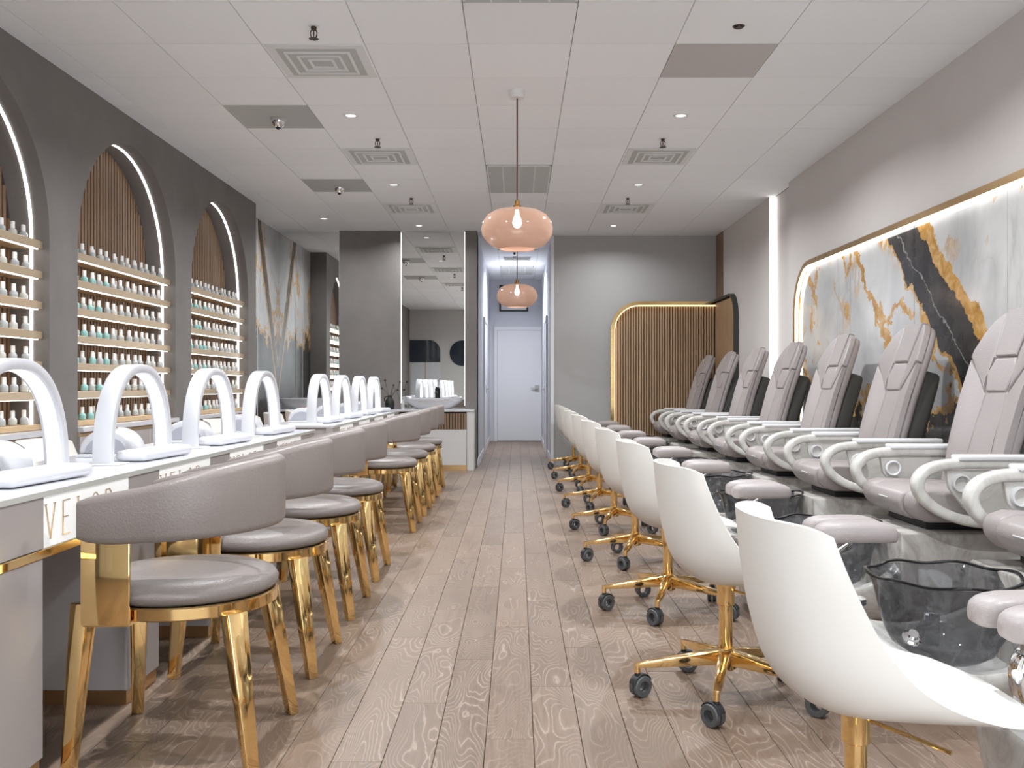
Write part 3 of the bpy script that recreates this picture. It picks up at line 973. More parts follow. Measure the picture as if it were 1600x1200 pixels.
for ia, c in enumerate(ARCH):
    y0, y1 = c - AW + 0.006, c + AW - 0.006
    for iz, z in enumerate(SHZ):
        s = empty('display_shelf', (0, c, z))
        tag(s, f'lit brass edged shelf of polish bottles, {ORD[iz]} from top in the {ARN[ia]}', 'shelf', 'polish shelves')
        obj('board', Box(XLR + 0.012, -2.915, y0 - c, y1 - c, 0.004, 0.046), 'wood_pale', s, smooth=False)
        obj('front_edge', rbox(-2.915, -2.895, y0 - c, y1 - c, 0.0, 0.048, .002, 1), 'shelf_front', s)
        obj('led_strip', Box(-2.932, -2.917, y0 - c + .01, y1 - c - .01, -0.003, 0.002), 'led_white', s)
    cb = empty('base_cabinet', (0, c, 0))
    tag(cb, f'low taupe cabinet with white top in the {ARN[ia]}', 'cabinet', 'niche base cabinets')
    obj('worktop', rbox(XLR + .012, XL + 0.035, y0 - c, y1 - c, 0.765, 0.80, .003, 1), 'white_gloss', cb)
    obj('ledge', rbox(XLR + .012, -2.90, y0 - c, y1 - c, 0.801, 0.835, .003, 1), 'wood_pale', cb)
    obj('upper_band', Box(XLR + .012, XL + 0.012, y0 - c, y1 - c, 0.735, 0.764), 'wood_pale', cb, smooth=False)
    for k in range(3):
        w = (y1 - y0) / 3
        dr = obj('cabinet_door', rbox(XLR + .02, XL + 0.014, y0 - c + k * w + .002, y0 - c + (k + 1) * w - .002, 0.08, 0.733, .002, 1), 'cabinet_taupe', cb)
    obj('plinth', Box(XLR + .02, XL - 0.02, y0 - c, y1 - c, 0, 0.08), 'black_matte', cb, smooth=False)
    for iz, z in enumerate(SHZ + [0.787]):
        zb = z + 0.048
        where = f'{ORD[iz]} shelf of the {ARN[ia]}' if iz < 6 else f'lowest ledge of the {ARN[ia]}'
        n = 14
        for k in range(n):
            y = c - AW + 0.065 + k * 0.1235
            if ia == 0 and k < 8: continue
            d = (k + iz) % 5
            if k < 6 and iz > 0: key = 'teal' if (k * 7 + iz * 3) % 5 > 1 else 'grey'
            elif k < 3: key = 'teal' if k % 2 else 'grey'
            else: key = 'grey' if (k * 3 + iz) % 4 else 'clear'
            if ia == 0: key = 'grey' if (k + iz) % 3 else 'clear'
            bottle(key, -2.965 + R.uniform(-.008, .008), y + R.uniform(-.006, .006), zb, where)
            if ia > 0 and k in (1, 4, 7, 10) or ia == 0 and k in (11,):
                bottle('grey' if k != 1 else 'teal', -3.03, y + 0.05, zb, where)

fill = BM()
for z in SHZ + [0.787]:
    for k in range(8):
        lathe(fill, [(0.016, 0), (0.021, 0.004), (0.022, 0.02), (0.021, 0.034), (0.0125, 0.044), (0.0115, 0.08), (0.0095, 0.082)], 10, (-2.965, ARCH[0] - AW + 0.065 + k * 0.1235, z + 0.048))
tag(obj('polish_bottles', fill, 'polish_grey'), 'further grey polish bottles in the front arch beyond the frame', 'bottles', kind='stuff')
for (col, where), L in BOT.items():
    for k, o in enumerate(sorted(L, key=lambda q: q.location.y)):
        o['label'] = f'{ORD[k]} {col} polish bottle from the viewer on the {where}'

# ------------------------------------------------------------------ manicure tables
TZ = 0.787
TX0, TX1 = -1.81, -1.305
PANEL = [0.265, 1.105, 1.945, 2.785]
PWID, TLEN = 0.565, 3.72
LET = {
 'V': [[(0.0, 1), (0.5, 0)], [(0.5, 0), (1, 1)], [(-.12, 1), (.14, 1)], [(.86, 1), (1.12, 1)]],
 'E': [[(0.1, 0), (0.1, 1)], [(0.1, 1), (0.9, 1)], [(0.1, .52), (0.72, .52)], [(0.1, 0), (0.95, 0)]],
 'L': [[(0.1, 0), (0.1, 1)], [(0.1, 0), (0.9, 0)], [(-.06, 1), (.26, 1)]],
 'O': [[(.5 + .5 * math.cos(a), .5 + .5 * math.sin(a)), (.5 + .5 * math.cos(a + PI / 10), .5 + .5 * math.sin(a + PI / 10))] for a in [k * PI / 10 for k in range(20)]],
 'R': [[(0.1, 0), (0.1, 1)], [(0.1, 1), (0.6, 1)], [(0.6, 1), (0.85, .88)], [(.85, .88), (.85, .66)], [(.85, .66), (.6, .54)], [(.6, .54), (.1, .54)], [(.5, .54), (1.0, 0)]],
}
def lettering(parent, y0, word='VELOR'):
    for i, ch in enumerate(word):
        b = BM()
        for (a, c_) in LET[ch]:
            p = (TX1 + 0.0015, y0 + 0.006 + i * 0.094 + 0.052 * a[0], 0.648 + 0.098 * a[1])
            q = (TX1 + 0.0015, y0 + 0.006 + i * 0.094 + 0.052 * c_[0], 0.648 + 0.098 * c_[1])
            thin = abs(a[1] - c_[1]) < 0.1
            bar(b, p, q, 0.0028 if thin else 0.0042, 0.003, 0.0028 if thin else 0.0042, 0.003, (1, 0, 0))
        obj('letter', b, 'shelf_front', parent, smooth=False)
def table(y, label):
    t = empty('manicure_table', (0, y, 0))
    tag(t, label, 'table', 'long manicure tables')
    obj('tabletop', rbox(TX0, TX1 + 0.006, 0, TLEN, TZ - 0.018, TZ, .002, 1), ['white_gloss'], t)
    obj('top_edge', Box(TX1 + 0.006, TX1 + 0.008, 0.001, TLEN - .001, TZ - 0.0175, TZ - .0015), 'edge_grey', t, smooth=False)
    obj('gold_rail', rbox(TX1 - 0.03, TX1 + 0.004, 0, TLEN, 0.600, 0.625, .002, 1), 'gold', t)
    obj('core', Box(TX0 + 0.05, TX1 - 0.022, 0.02, TLEN - 0.02, 0.605, TZ - 0.019), 'cabinet_taupe', t, smooth=False)
    cuts = [0.0] + [v for p in PANEL for v in (p, p + PWID)] + [TLEN]
    for i in range(0, len(cuts), 2):
        a, b_ = cuts[i], cuts[i + 1]
        obj('fascia_block', rbox(TX1 - 0.05, TX1, a + .001, b_ - .001, 0.626, TZ - 0.019, .0015, 1), 'cabinet_taupe', t)
        lg = obj('leg', rbox(TX0 + 0.03, TX1 - 0.002, a + .001, b_ - .001, 0.05, 0.599, .002, 1), 'cabinet_taupe', t)
        obj('plinth', Box(TX0 + 0.04, TX1 - 0.010, a + .006, b_ - .006, 0, 0.05), 'brass_satin', lg, smooth=False)
    for p in PANEL:
        s = obj('sign_panel', rbox(TX1 - 0.02, TX1 + 0.0, p + .001, p + PWID - .001, 0.626, TZ - 0.019, .001, 1), 'sign_white', t)
        lettering(s, p)
    return t
table(2.33, 'long white and taupe manicure table in front, with lettered panels')
table(6.66, 'long white and taupe manicure table behind, toward the mirror')

def arch_lamp():
    t = empty('arch_lamp')
    W, SP, H = 0.070, 0.305, 0.37
    def pt(a, k=0.0):
        c, s = math.cos(a), math.sin(a)
        e = 0.86
        return (0, -(SP - k) * math.copysign(abs(c) ** e, c), (H - k) * abs(s) ** e)
    n = 44
    th = 0.034
    P = [pt(PI * i / n, th / 2) for i in range(n + 1)]
    P[0] = (0, P[0][1], 0.0); P[-1] = (0, P[-1][1], 0.0)
    obj('arch', sweep(BM(), P, (1, 0, 0), rrect(W, th, .005, 2)), 'lamp_white', t)
    Q = [pt(PI * i / n, th + 0.001) for i in range(n + 1)]
    Q[0] = (0, Q[0][1], 0.004); Q[-1] = (0, Q[-1][1], 0.004)
    obj('led_strip', sweep(BM(), Q, (1, 0, 0), [(-.022, -.002), (.022, -.002), (.022, .002), (-.022, .002)]), 'lamp_led', t)
    for s in (-1, 1):
        obj('foot', rbox(-0.075, 0.075, s * (SP - 0.017) - 0.05, s * (SP - 0.017) + 0.05, 0.0, 0.005, .002, 1), 'white_plastic', t)
    return t
def arm_pad():
    b = rbox(-0.062, 0.062, -0.205, 0.205, 0.002, 0.042, 0.0185, 5)
    return obj('arm_cushion', b, 'lamp_white')
def uv_lamp():
    t = empty('nail_dryer')
    n = 16
    out = [(0.105 * math.cos(PI * k / n), 0.012 + 0.098 * math.sin(PI * k / n)) for k in range(n + 1)]
    inn = [(0.080 * math.cos(PI * k / n), 0.014 + 0.066 * math.sin(PI * k / n)) for k in range(n + 1)]
    b = prism(BM(), out, 'y', -0.10, 0.10)
    bevel(b, 0.012, 3, 40)
    b2 = obj('hood', b, 'lamp_white', t)
    obj('opening', prism(BM(), inn, 'y', -0.1015, -0.06), 'uv_inner', t)
    obj('tray', rbox(-0.10, 0.10, -0.15, 0.10, 0, 0.012, .004, 2), 'white_gloss', t)
    obj('display', rbox(-0.02, 0.02, -0.035, 0.0, 0.108, 0.114, .002, 1), 'red_display', t)
    return t
LAMPD = [2.48, 3.40, 4.31, 5.24, 6.86, 7.76, 8.66, 9.56]
protos = {}
def place(key, maker, loc, rz, label, cat, group):
    if key not in protos:
        o = maker()
        protos[key] = (o, tree_of(o))
    else:
        o = copy_tree(protos[key][0], None, protos[key][1])
    o.location = loc
    o.rotation_euler = (0, 0, rz)
    tag(o, label, cat, group)
    return o
TN = ['front table', 'back table']
for i, d in enumerate(LAMPD):
    w = f'{ORD[i % 4]} from the viewer on the {TN[i // 4]}'
    place('lamp', arch_lamp, (-1.503, d + 0.305, TZ), 0, f'white arch lamp with glowing inner strip, {w}', 'lamp', 'arch lamps on the manicure tables')
    place('pad', arm_pad, (-1.435, d + 0.335, TZ), -0.10, f'soft white arm cushion, {w}', 'cushion', 'arm cushions on the manicure tables')
    place('uv', uv_lamp, (-1.675, d + 0.50, TZ), 0.12, f'white domed nail dryer, {w}', 'nail dryer', 'nail dryers on the manicure tables')

# ------------------------------------------------------------------ client chairs (gold)
def client_chair():
    t = empty('client_chair')
    obj('seat', lathe(BM(), [(0.20, 0.462), (0.255, 0.465), (0.268, 0.478), (0.270, 0.493), (0.258, 0.512), (0.225, 0.524), (0.14, 0.530), (0.01, 0.532)], 48), 'leather', t, angle=70)
    b = lathe(BM(), [(0.20, 0.424), (0.262, 0.424), (0.267, 0.428), (0.267, 0.458), (0.262, 0.462), (0.20, 0.462)], 48)
    obj('seat_ring', b, 'gold', t)
    for sx, sy in ((1, -1), (1, 1), (-1, -1), (-1, 1)):
        b = BM()
        if sx > 0:
            bar(b, (0.195, sy * 0.18, 0.43), (0.262, sy * 0.237, 0), 0.062, 0.052, 0.036, 0.032, (sx, sy, 0))
        else:
            bar(b, (-0.222, sy * 0.195, 0.462), (-0.245, sy * 0.238, 0), 0.058, 0.05, 0.036, 0.032, (sx * .3, sy, 0))
        for v in b.verts:
            if v.co.z < 0.05: v.co.z = 0.0
        obj('leg', bevel(b, 0.004, 2), 'gold', t)
    for s in (-1, 1):
        b = rbox(-0.195, -0.06, s * 0.272 - 0.006, s * 0.272 + 0.006, 0.418, 0.665, .003, 2)
        bb = Box(-0.195, -0.172, s * 0.266 - (0.016 if s > 0 else 0), s * 0.266 + (0 if s > 0 else 0.016), 0.42, 0.66)
        me = bpy.data.meshes.new('tmp'); bb.to_mesh(me); b.from_mesh(me); bpy.data.meshes.remove(me)
        bm3 = Box(-0.19, -0.065, min(s * 0.272, s * 0.22), max(s * 0.272, s * 0.22), 0.414, 0.424)
        me = bpy.data.meshes.new('tmp'); bm3.to_mesh(me); b.from_mesh(me); bpy.data.meshes.remove(me)
        obj('back_support', b, 'gold', t)
    # curved back: half path from arm tip round the rear
    path = []
    for k in range(7):
        path.append((-0.205 + 0.205 * k / 7, -0.268))
    for k in range(25):
        a = -PI / 2 + PI * k / 24
        path.append((0.262 * math.cos(a), 0.268 * math.sin(a)))
    for k in range(1, 8):
        path.append((-0.205 * k / 7, 0.268))
    b = BM()
    rings = []
    n = len(path)
    for i, (x, y) in enumerate(path):
        p0, p1 = path[max(i - 1, 0)], path[min(i + 1, n - 1)]
        tx, ty = p1[0] - p0[0], p1[1] - p0[1]
        l = math.hypot(tx, ty)
        nx, ny = ty / l, -tx / l
        f = (x + 0.205) / 0.467
        f = 0.5 * f + 0.5 * f * f * (3 - 2 * f)
        zb = 0.636 + 0.020 * f
        zt = 0.776 + 0.089 * f ** 1.35
        e = min(i, n - 1 - i)
        k = [0.12, 0.62, 0.86, 0.96, 1.0][min(e, 4)]
        zm, zh = (zb + zt) / 2, (zt - zb) / 2 * (0.72 + 0.28 * k)
        sec = rrect(0.056 * (0.35 + 0.65 * k), 2 * zh, min(0.022, 0.026 * (0.35 + 0.65 * k)), 3)
        rings.append([b.verts.new((x + nx * a, y + ny * a, zm + h)) for a, h in sec])
    for r0, r1 in zip(rings, rings[1:]):
        for j in range(len(r0)):
            b.faces.new((r0[j], r0[(j + 1) % len(r0)], r1[(j + 1) % len(r0)], r1[j]))
    b.faces.new(rings[0][::-1]); b.faces.new(rings[-1])
    obj('backrest', b, 'leather', t, angle=70)
    return t
CH = [(-1.0, 2.85), (-1.015, 3.69), (-1.025, 4.54), (-1.035, 5.38), (-1.02, 7.08), (-1.02, 7.92), (-1.025, 8.76), (-1.035, 9.62)]
for i, (x, y) in enumerate(CH):
    place('client', client_chair, (x, y, 0), 0, f'taupe barrel chair with gold legs, {ORD[i % 4]} from the viewer at the {TN[i // 4]}', 'chair', 'gold legged client chairs')

# ------------------------------------------------------------------ white swivel chairs
def shell_mesh():
    def cr(P, t):
        n = len(P) - 1
        i = min(int(t * n), n - 1)
        f = t * n - i
        a, b, c, d = P[max(i - 1, 0)], P[i], P[i + 1], P[min(i + 2, n)]
        return [0.5 * (2 * b[k] + (c[k] - a[k]) * f + (2 * a[k] - 5 * b[k] + 4 * c[k] - d[k]) * f * f + (3 * b[k] - a[k] - 3 * c[k] + d[k]) * f ** 3) for k in range(len(a))]
    C = [(-0.245, 0.812), (-0.235, 0.70), (-0.215, 0.58), (-0.175, 0.47), (-0.09, 0.408), (0.02, 0.398), (0.15, 0.408), (0.255, 0.420), (0.315, 0.412)]
    E = [(-0.132, 0.806, 0.230), (-0.102, 0.722, 0.240), (-0.064, 0.640, 0.243), (-0.024, 0.570, 0.245), (0.03, 0.510, 0.246), (0.10, 0.467, 0.245), (0.18, 0.440, 0.24), (0.245, 0.425, 0.22), (0.285, 0.414, 0.17)]
    nu, nv = 30, 28
    b = BM()
    G = []
    for i in range(nu + 1):
        row = []
        for j in range(nv + 1):
            v = -1 + 2 * j / nv
            av = abs(v)
            e = max(0.0, (av - 0.62) / 0.38)
            t0, t1 = 0.034 * e ** 3, 1 - 0.05 * e ** 2.5
            t = t0 + (t1 - t0) * i / nu
            cx, cz = cr(C, t)
            ex, ez, ew = cr(E, t)
            k = av ** 2.3
            row.append(b.verts.new((cx + (ex - cx) * k, ew * math.copysign(1 - (1 - av) ** 1.25, v), cz + (ez - cz) * k)))
        G.append(row)
    for i in range(nu):
        for j in range(nv):
            b.faces.new((G[i][j], G[i][j + 1], G[i + 1][j + 1], G[i + 1][j]))
    bmesh.ops.recalc_face_normals(b, faces=b.faces)
    bmesh.ops.solidify(b, geom=b.faces[:], thickness=0.011)
    return b
def castor_bm(cx, cy, ang):
    w = BM()
    ca, sa = math.cos(ang), math.sin(ang)
    ax = Vector((-sa, ca, 0))
    for s in (-1, 1):
        c = Vector((cx, cy, 0.037)) + ax * s * 0.012
        n = 20
        prof = [(0.020, -0.009), (0.034, -0.009), (0.037, -0.006), (0.037, 0.006), (0.034, 0.009), (0.020, 0.009)]
        rings = []
        for r, a in prof:
            rings.append([w.verts.new(c + ax * a + Vector((ca, sa, 0)) * r * math.cos(2 * PI * k / n) + Vector((0, 0, r * math.sin(2 * PI * k / n)))) for k in range(n)])
        for q in range(len(prof)):
            r0, r1 = rings[q], rings[(q + 1) % len(prof)]
            for k in range(n):
                w.faces.new((r0[k], r0[(k + 1) % n], r1[(k + 1) % n], r1[k]))
    return w
def swivel_chair():
    t = empty('swivel_chair')
    obj('shell', shell_mesh(), 'shell_white', t, angle=60)
    post = lathe(BM(), [(0.027, 0.10), (0.027, 0.112), (0.022, 0.118), (0.022, 0.165), (0.0235, 0.168), (0.0235, 0.318), (0.030, 0.322), (0.030, 0.372), (0.036, 0.385), (0.036, 0.394)], 24)
    obj('post', post, 'gold', t)
    obj('height_lever', cyl(BM(), (0.01, -0.01, 0.375), (0.13, -0.16, 0.358), 0.0045, n=8), 'gold', t)
    obj('hub', lathe(BM(), [(0.030, 0.098), (0.036, 0.104), (0.036, 0.165), (0.030, 0.172)], 24), 'gold', t)
    for k in range(5):
        a = math.radians(180 + 72 * k)
        c, s = math.cos(a), math.sin(a)
        b = BM()
        bar(b, (0.02 * c, 0.02 * s, 0.142), (0.315 * c, 0.315 * s, 0.110), 0.042, 0.052, 0.020, 0.018)
        bevel(b, 0.003, 2)
        leg = obj('base_arm', b, 'gold', t)
        b = cyl(BM(), (0.305 * c, 0.305 * s, 0.085), (0.305 * c, 0.305 * s, 0.118), 0.011)
        obj('sleeve', b, 'gold', leg)
        sw = [0.6, 2.2, -0.7, 1.3, 0.2][k]
        cs = obj('castor', castor_bm(0.305 * c + 0.014 * math.cos(sw), 0.305 * s + 0.014 * math.sin(sw), sw), 'castor_grey', t)
        b = cyl(BM(), (0.305 * c, 0.305 * s, 0.058), (0.305 * c, 0.305 * s, 0.087), 0.010)
        hx, hy = 0.305 * c + 0.014 * math.cos(sw), 0.305 * s + 0.014 * math.sin(sw)
        arc = [(hx + 0.041 * math.cos(q) * math.cos(sw), hy + 0.041 * math.cos(q) * math.sin(sw), 0.037 + 0.041 * math.sin(q)) for q in [PI * (0.15 + 0.75 * i / 8) for i in range(9)]]
        sweep(b, arc, (-math.sin(sw), math.cos(sw), 0), rrect(0.03, 0.006, .002, 1))
        obj('castor_fork', b, 'black_rubber', cs)
    return t
ST = [2.0 + 1.245 * k for k in range(9)]
for i, y in enumerate(ST):
    place('swivel', swivel_chair, (0.72, y, 0), 0, f'white shell swivel chair on gold castor base, {ORD[i]} from the viewer beside the aisle', 'chair', 'white swivel chairs facing the spa chairs')
for i, (x, y) in enumerate([(-2.14, 3.72), (-2.14, 4.56), (-2.14, 5.40), (-2.14, 7.21), (-2.14, 8.05), (-2.14, 8.89), (-2.14, 9.73)]):
    tn = 0 if i < 3 else 1
    k = i if i < 3 else i - 3
    place('swivel', swivel_chair, (x, y, 0), 0.06 * (i % 3 - 1), f'white shell swivel chair behind the {TN[tn]}, {ORD[k]} from the viewer', 'chair', 'white swivel chairs on the technician side')

# ------------------------------------------------------------------ pedicure spa chairs
OX = 1.90
def X(v): return v - OX
def spa_chair():
    t = empty('pedicure_chair')
    # --- marble platform under the seat
    b = BM()
    prof = [(-0.36, 0.0), (-0.37, 0.05), (-0.30, 0.405), (-0.285, 0.415), (0.285, 0.415), (0.30, 0.405), (0.37, 0.05), (0.36, 0.0)]
    prism(b, prof, 'x', X(1.72), X(2.56))
    obj('platform', bevel(b, 0.008, 2, 50), 'marble_grey', t)
    # --- tub base around the bowl
    b = BM()
    n = 48
    cx = X(1.47)
    def outline(a, k):
        c, s = math.cos(a), math.sin(a)
        e = 0.78
        return (cx + 0.43 * k * math.copysign(abs(c) ** e, c), 0.335 * k * math.copysign(abs(s) ** e, s))
    def ht(a):
        c = math.cos(a)
        return 0.165 + (0.18 if c < 0 else 0.22) * abs(c) ** 1.6
    levels = [(0.80, lambda a: 0.0), (0.86, lambda a: 0.025), (0.90, lambda a: 0.06), (0.99, lambda a: ht(a) - 0.05), (1.0, lambda a: ht(a) - 0.012), (0.985, lambda a: ht(a)), (0.84, lambda a: ht(a) - 0.004), (0.80, lambda a: ht(a) - 0.02), (0.64, lambda a: 0.10), (0.30, lambda a: 0.085)]
    rings = [[b.verts.new((*outline(2 * PI * i / n, k), h(2 * PI * i / n))) for i in range(n)] for k, h in levels]
    for r0, r1 in zip(rings, rings[1:]):
        for i in range(n):
            b.faces.new((r0[i], r0[(i + 1) % n], r1[(i + 1) % n], r1[i]))
    b.faces.new(rings[0][::-1]); b.faces.new(rings[-1])
    obj('tub_base', b, 'marble_white', t, angle=50)
    kn = lathe(BM(), [(0.030, 0), (0.031, 0.008), (0.024, 0.012), (0.022, 0.022), (0.016, 0.027)], 20)
    bmesh.ops.rotate(kn, verts=kn.verts, matrix=Matrix.Rotation(0.75, 3, 'X'))
    bmesh.ops.translate(kn, verts=kn.verts, vec=(X(1.28), -0.225, 0.255))
    obj('knob', kn, 'chrome', t)
    # --- glass bowl
    wob = lambda a, z: 1 + (0.022 * math.sin(7 * a + 1) + 0.012 * math.sin(3 * a)) * max(0, (z - 0.12) / 0.3)
    b = lathe(BM(), [(0.06, 0.125), (0.12, 0.13), (0.165, 0.16), (0.195, 0.22), (0.215, 0.30), (0.23, 0.37), (0.25, 0.412)], 64, (X(1.49), 0, 0), wob=wob, cap1=False)
    bowl = obj('bowl', b, 'glass_smoke', t, angle=80)
    rim = [(X(1.49) + 0.252 * wob(2 * PI * k / 64, .42) * math.cos(2 * PI * k / 64), 0.252 * wob(2 * PI * k / 64, .42) * math.sin(2 * PI * k / 64), 0.416 + 0.005 * math.sin(7 * 2 * PI * k / 64 + 1)) for k in range(64)]
    obj('bowl_rim', sweep(BM(), rim, (0, 0, 1), rrect(.010, .014, .004, 2), closed=True), 'glass_rim', bowl)
    obj('water_jet', rbox(X(1.44), X(1.50), 0.05, 0.09, 0.15, 0.27, .008, 2), 'chrome', bowl)
    # --- foot rest
    fr = empty('foot_rest')
    fr.parent = t
    for s in (-1, 1):
        b = BM()
        nu, nv = 12, 20
        rings = []
        for i in range(nu + 1):
            a = -PI / 2 + PI * i / nu
            cu, su = math.cos(a), math.sin(a)
            xx = X(1.155) + 0.135 * math.copysign(abs(su) ** 0.55, su)
            w = 0.066 * max(abs(cu) ** 0.45, 0.02) * (0.94 + 0.06 * su)
            h = 0.036 * max(abs(cu) ** 0.45, 0.02)
            ring = []
            for j in range(nv):
                q = 2 * PI * j / nv
                cq, sq = math.cos(q), math.sin(q)
                ring.append(b.verts.new((xx, s * 0.067 + w * math.copysign(abs(cq) ** 0.5, cq), 0.565 + h * math.copysign(abs(sq) ** 0.6, sq) + 0.012 * (1 - su * su))))
            rings.append(ring)
        for r0, r1 in zip(rings, rings[1:]):
            for j in range(nv):
                b.faces.new((r0[j], r0[(j + 1) % nv], r1[(j + 1) % nv], r1[j]))
        b.faces.new(rings[0][::-1]); b.faces.new(rings[-1])
        obj('pad', b, 'leather_spa', fr, angle=70)
    pth = smooth_path([(X(1.16), 0, 0.54), (X(1.10), 0, 0.49), (X(1.09), 0, 0.42), (X(1.13), 0, 0.35), (X(1.17), 0, 0.325)], 6)
    b = sweep(BM(), pth, (0, 1, 0), rrect(0.055, 0.03, .013, 3))
    cyl(b, (X(1.17), 0, 0.315), (X(1.17), 0, 0.335), 0.045, n=20)
    obj('stand', b, 'chrome', fr)
    # --- pedestal and seat
    obj('pedestal', rbox(X(1.87), X(2.30), -0.22, 0.22, 0.415, 0.465, .004, 1), 'black_matte', t)
    pts = [(X(1.815), 0.458), (X(1.768), 0.50), (X(1.758), 0.54), (X(1.772), 0.578), (X(1.83), 0.597), (X(2.05), 0.588), (X(2.30), 0.580), (X(2.30), 0.458)]
    seat = obj('seat', bevel(prism(BM(), pts, 'y', -0.185, 0.185), 0.014, 3, 30), 'leather_spa', t)
    for s in (-1, 1):
        pts2 = [(u + (0.012 if u < X(1.85) else 0), v + (0.006 if v > 0.55 else 0)) for u, v in pts]
        a0, a1 = sorted((s * 0.187, s * 0.318))
        obj('seat_bolster', bevel(prism(BM(), pts2, 'y', a0, a1), 0.024, 4, 30), 'leather_spa', seat)
    obj('stitched_flap', rbox(X(1.757), X(1.762), -0.05, 0.06, 0.540, 0.545, .001, 1), 'white_plastic', seat)
    # --- back: panels on a reclined plane
    o = Vector((X(2.215), 0, 0.555))
    up = Vector((0.262, 0, 0.875)).normalized()
    nf = Vector((-up.z, 0, up.x))                     # facing the client side
    def on_plane(b, dep):
        for v in b.verts:
            s_, w_, n_ = v.co.y, v.co.x, v.co.z
            n2 = n_ + 0.45 * w_ * w_ + 0.03 * math.sin(PI * min(max(s_ / 0.9, 0), 1)) * 0.6
            v.co = o + up * s_ + Vector((0, 1, 0)) * w_ + nf * (n2 + dep)
        return b
    def panel(poly, th, bev, dep):
        b = prism(BM(), poly, 'z', 0, th)
        es = [e for e in b.edges if all(abs(v.co.z - th) < 1e-6 for v in e.verts)]
        bmesh.ops.bevel(b, geom=es, offset=bev, segments=3, profile=0.6, affect='EDGES', clamp_overlap=True)
        return on_plane(b, dep)
    half = [(0.118, 0.908), (0.165, 0.893), (0.210, 0.858), (0.252, 0.79), (0.283, 0.70), (0.288, 0.60), (0.283, 0.45), (0.275, 0.25), (0.265, 0.0)]
    full = half + [(-a, s) for a, s in reversed(half)]
    core = prism(BM(), [(a * 0.985, s * 0.994) for a, s in full], 'z', -0.045, 0.012)
    bk = obj('backrest', on_plane(bevel(core, 0.024, 4, 40), 0), 'leather_spa', t)
    def mir(P): return [(-a, s) for a, s in reversed(P)]
    head = [(-0.122, 0.918), (0.122, 0.918), (0.094, 0.672), (-0.094, 0.672)]
    mid = [(-0.092, 0.664), (0.092, 0.664), (0.124, 0.585), (0.092, 0.492), (-0.092, 0.492), (-0.124, 0.585)]
    wing = [(0.129, 0.910), (0.168, 0.894), (0.212, 0.860), (0.254, 0.79), (0.286, 0.70), (0.290, 0.665), (0.215, 0.600), (0.112, 0.486), (0.132, 0.585), (0.100, 0.668)]
    side = [(0.291, 0.652), (0.286, 0.45), (0.278, 0.25), (0.268, 0.0), (0.128, 0.0), (0.112, 0.25), (0.100, 0.476), (0.218, 0.588)]
    cen = [(-0.093, 0.484), (0.093, 0.484), (0.104, 0.25), (0.120, 0.0), (-0.120, 0.0), (-0.104, 0.25)]
    obj('head_cushion', panel(head, 0.046, 0.014, 0.004), 'leather_spa', bk)
    obj('lumbar_cushion', panel(mid, 0.040, 0.014, 0.004), 'leather_spa', bk)
    obj('centre_cushion', panel(cen, 0.032, 0.008, 0.004), 'leather_spa', bk)
    for m in (0, 1):
        obj('wing_cushion', panel(mir(wing) if m else wing, 0.038, 0.014, 0.004), 'leather_spa', bk)
        obj('side_cushion', panel(mir(side) if m else side, 0.032, 0.010, 0.004), 'leather_spa', bk)
    sh = [(-0.235, 0.02), (0.235, 0.02), (0.25, 0.30), (0.235, 0.56), (0.20, 0.64), (-0.20, 0.64), (-0.235, 0.56), (-0.25, 0.30)]
    b = prism(BM(), sh, 'z', -0.15, -0.04)
    obj('back_shell', on_plane(bevel(b, 0.03, 3, 40), 0), 'shell_dark', t)
    # --- arms
    for s in (-1, 1):
        ar = empty('armrest', (0, s * 0.375, 0))
        ar.parent = t
        pth = smooth_path([(X(2.40), 0, 0.728), (X(2.15), 0, 0.730), (X(1.97), 0, 0.730), (X(1.86), 0, 0.720), (X(1.79), 0, 0.690), (X(1.762), 0, 0.640), (X(1.785), 0, 0.580), (X(1.86), 0, 0.520), (X(1.97), 0, 0.480), (X(2.12), 0, 0.465), (X(2.32), 0, 0.465)], 5)
        obj('arm_loop', sweep(BM(), pth, (0, 1, 0), rrect(0.072, 0.046, .016, 3)), 'marble_arm', ar)
        obj('arm_pad', rbox(X(1.93), X(2.42), -0.046, 0.046, 0.744, 0.768, .008, 3), 'white_plastic', ar)
        pl = [(X(1.885), 0.70), (X(2.36), 0.705), (X(2.36), 0.475), (X(2.05), 0.478), (X(1.97), 0.53), (X(1.90), 0.62)]
        obj('side_plate', bevel(prism(BM(), pl, 'y', -0.014, 0.014), 0.003, 1, 40), 'marble_arm', ar)
        cu = BM()
        for r0, r1, ya, yb in ((0.036, 0.029, -0.040, -0.012),):
            pass
        prof = [(0.030, 0.0), (0.030, 0.022), (0.033, 0.026), (0.038, 0.026), (0.040, 0.022), (0.040, 0.0)]
        lathe(cu, prof, 24, cap0=False, cap1=False)
        bmesh.ops.rotate(cu, verts=cu.verts, matrix=Matrix.Rotation(PI / 2, 3, 'X'))
        bmesh.ops.translate(cu, verts=cu.verts, vec=(X(1.945), -0.013, 0.645))
        obj('cup_holder', cu, 'white_plastic', ar)
    return t
SP = [2.04 + 1.24 * k for k in range(9)]
for i, y in enumerate(SP):
    place('spa', spa_chair, (OX, y, 0), 0, f'taupe pedicure spa chair with marble arms and smoked glass bowl, {ORD[i]} from the viewer', 'spa chair', 'pedicure spa chairs along the marble wall')

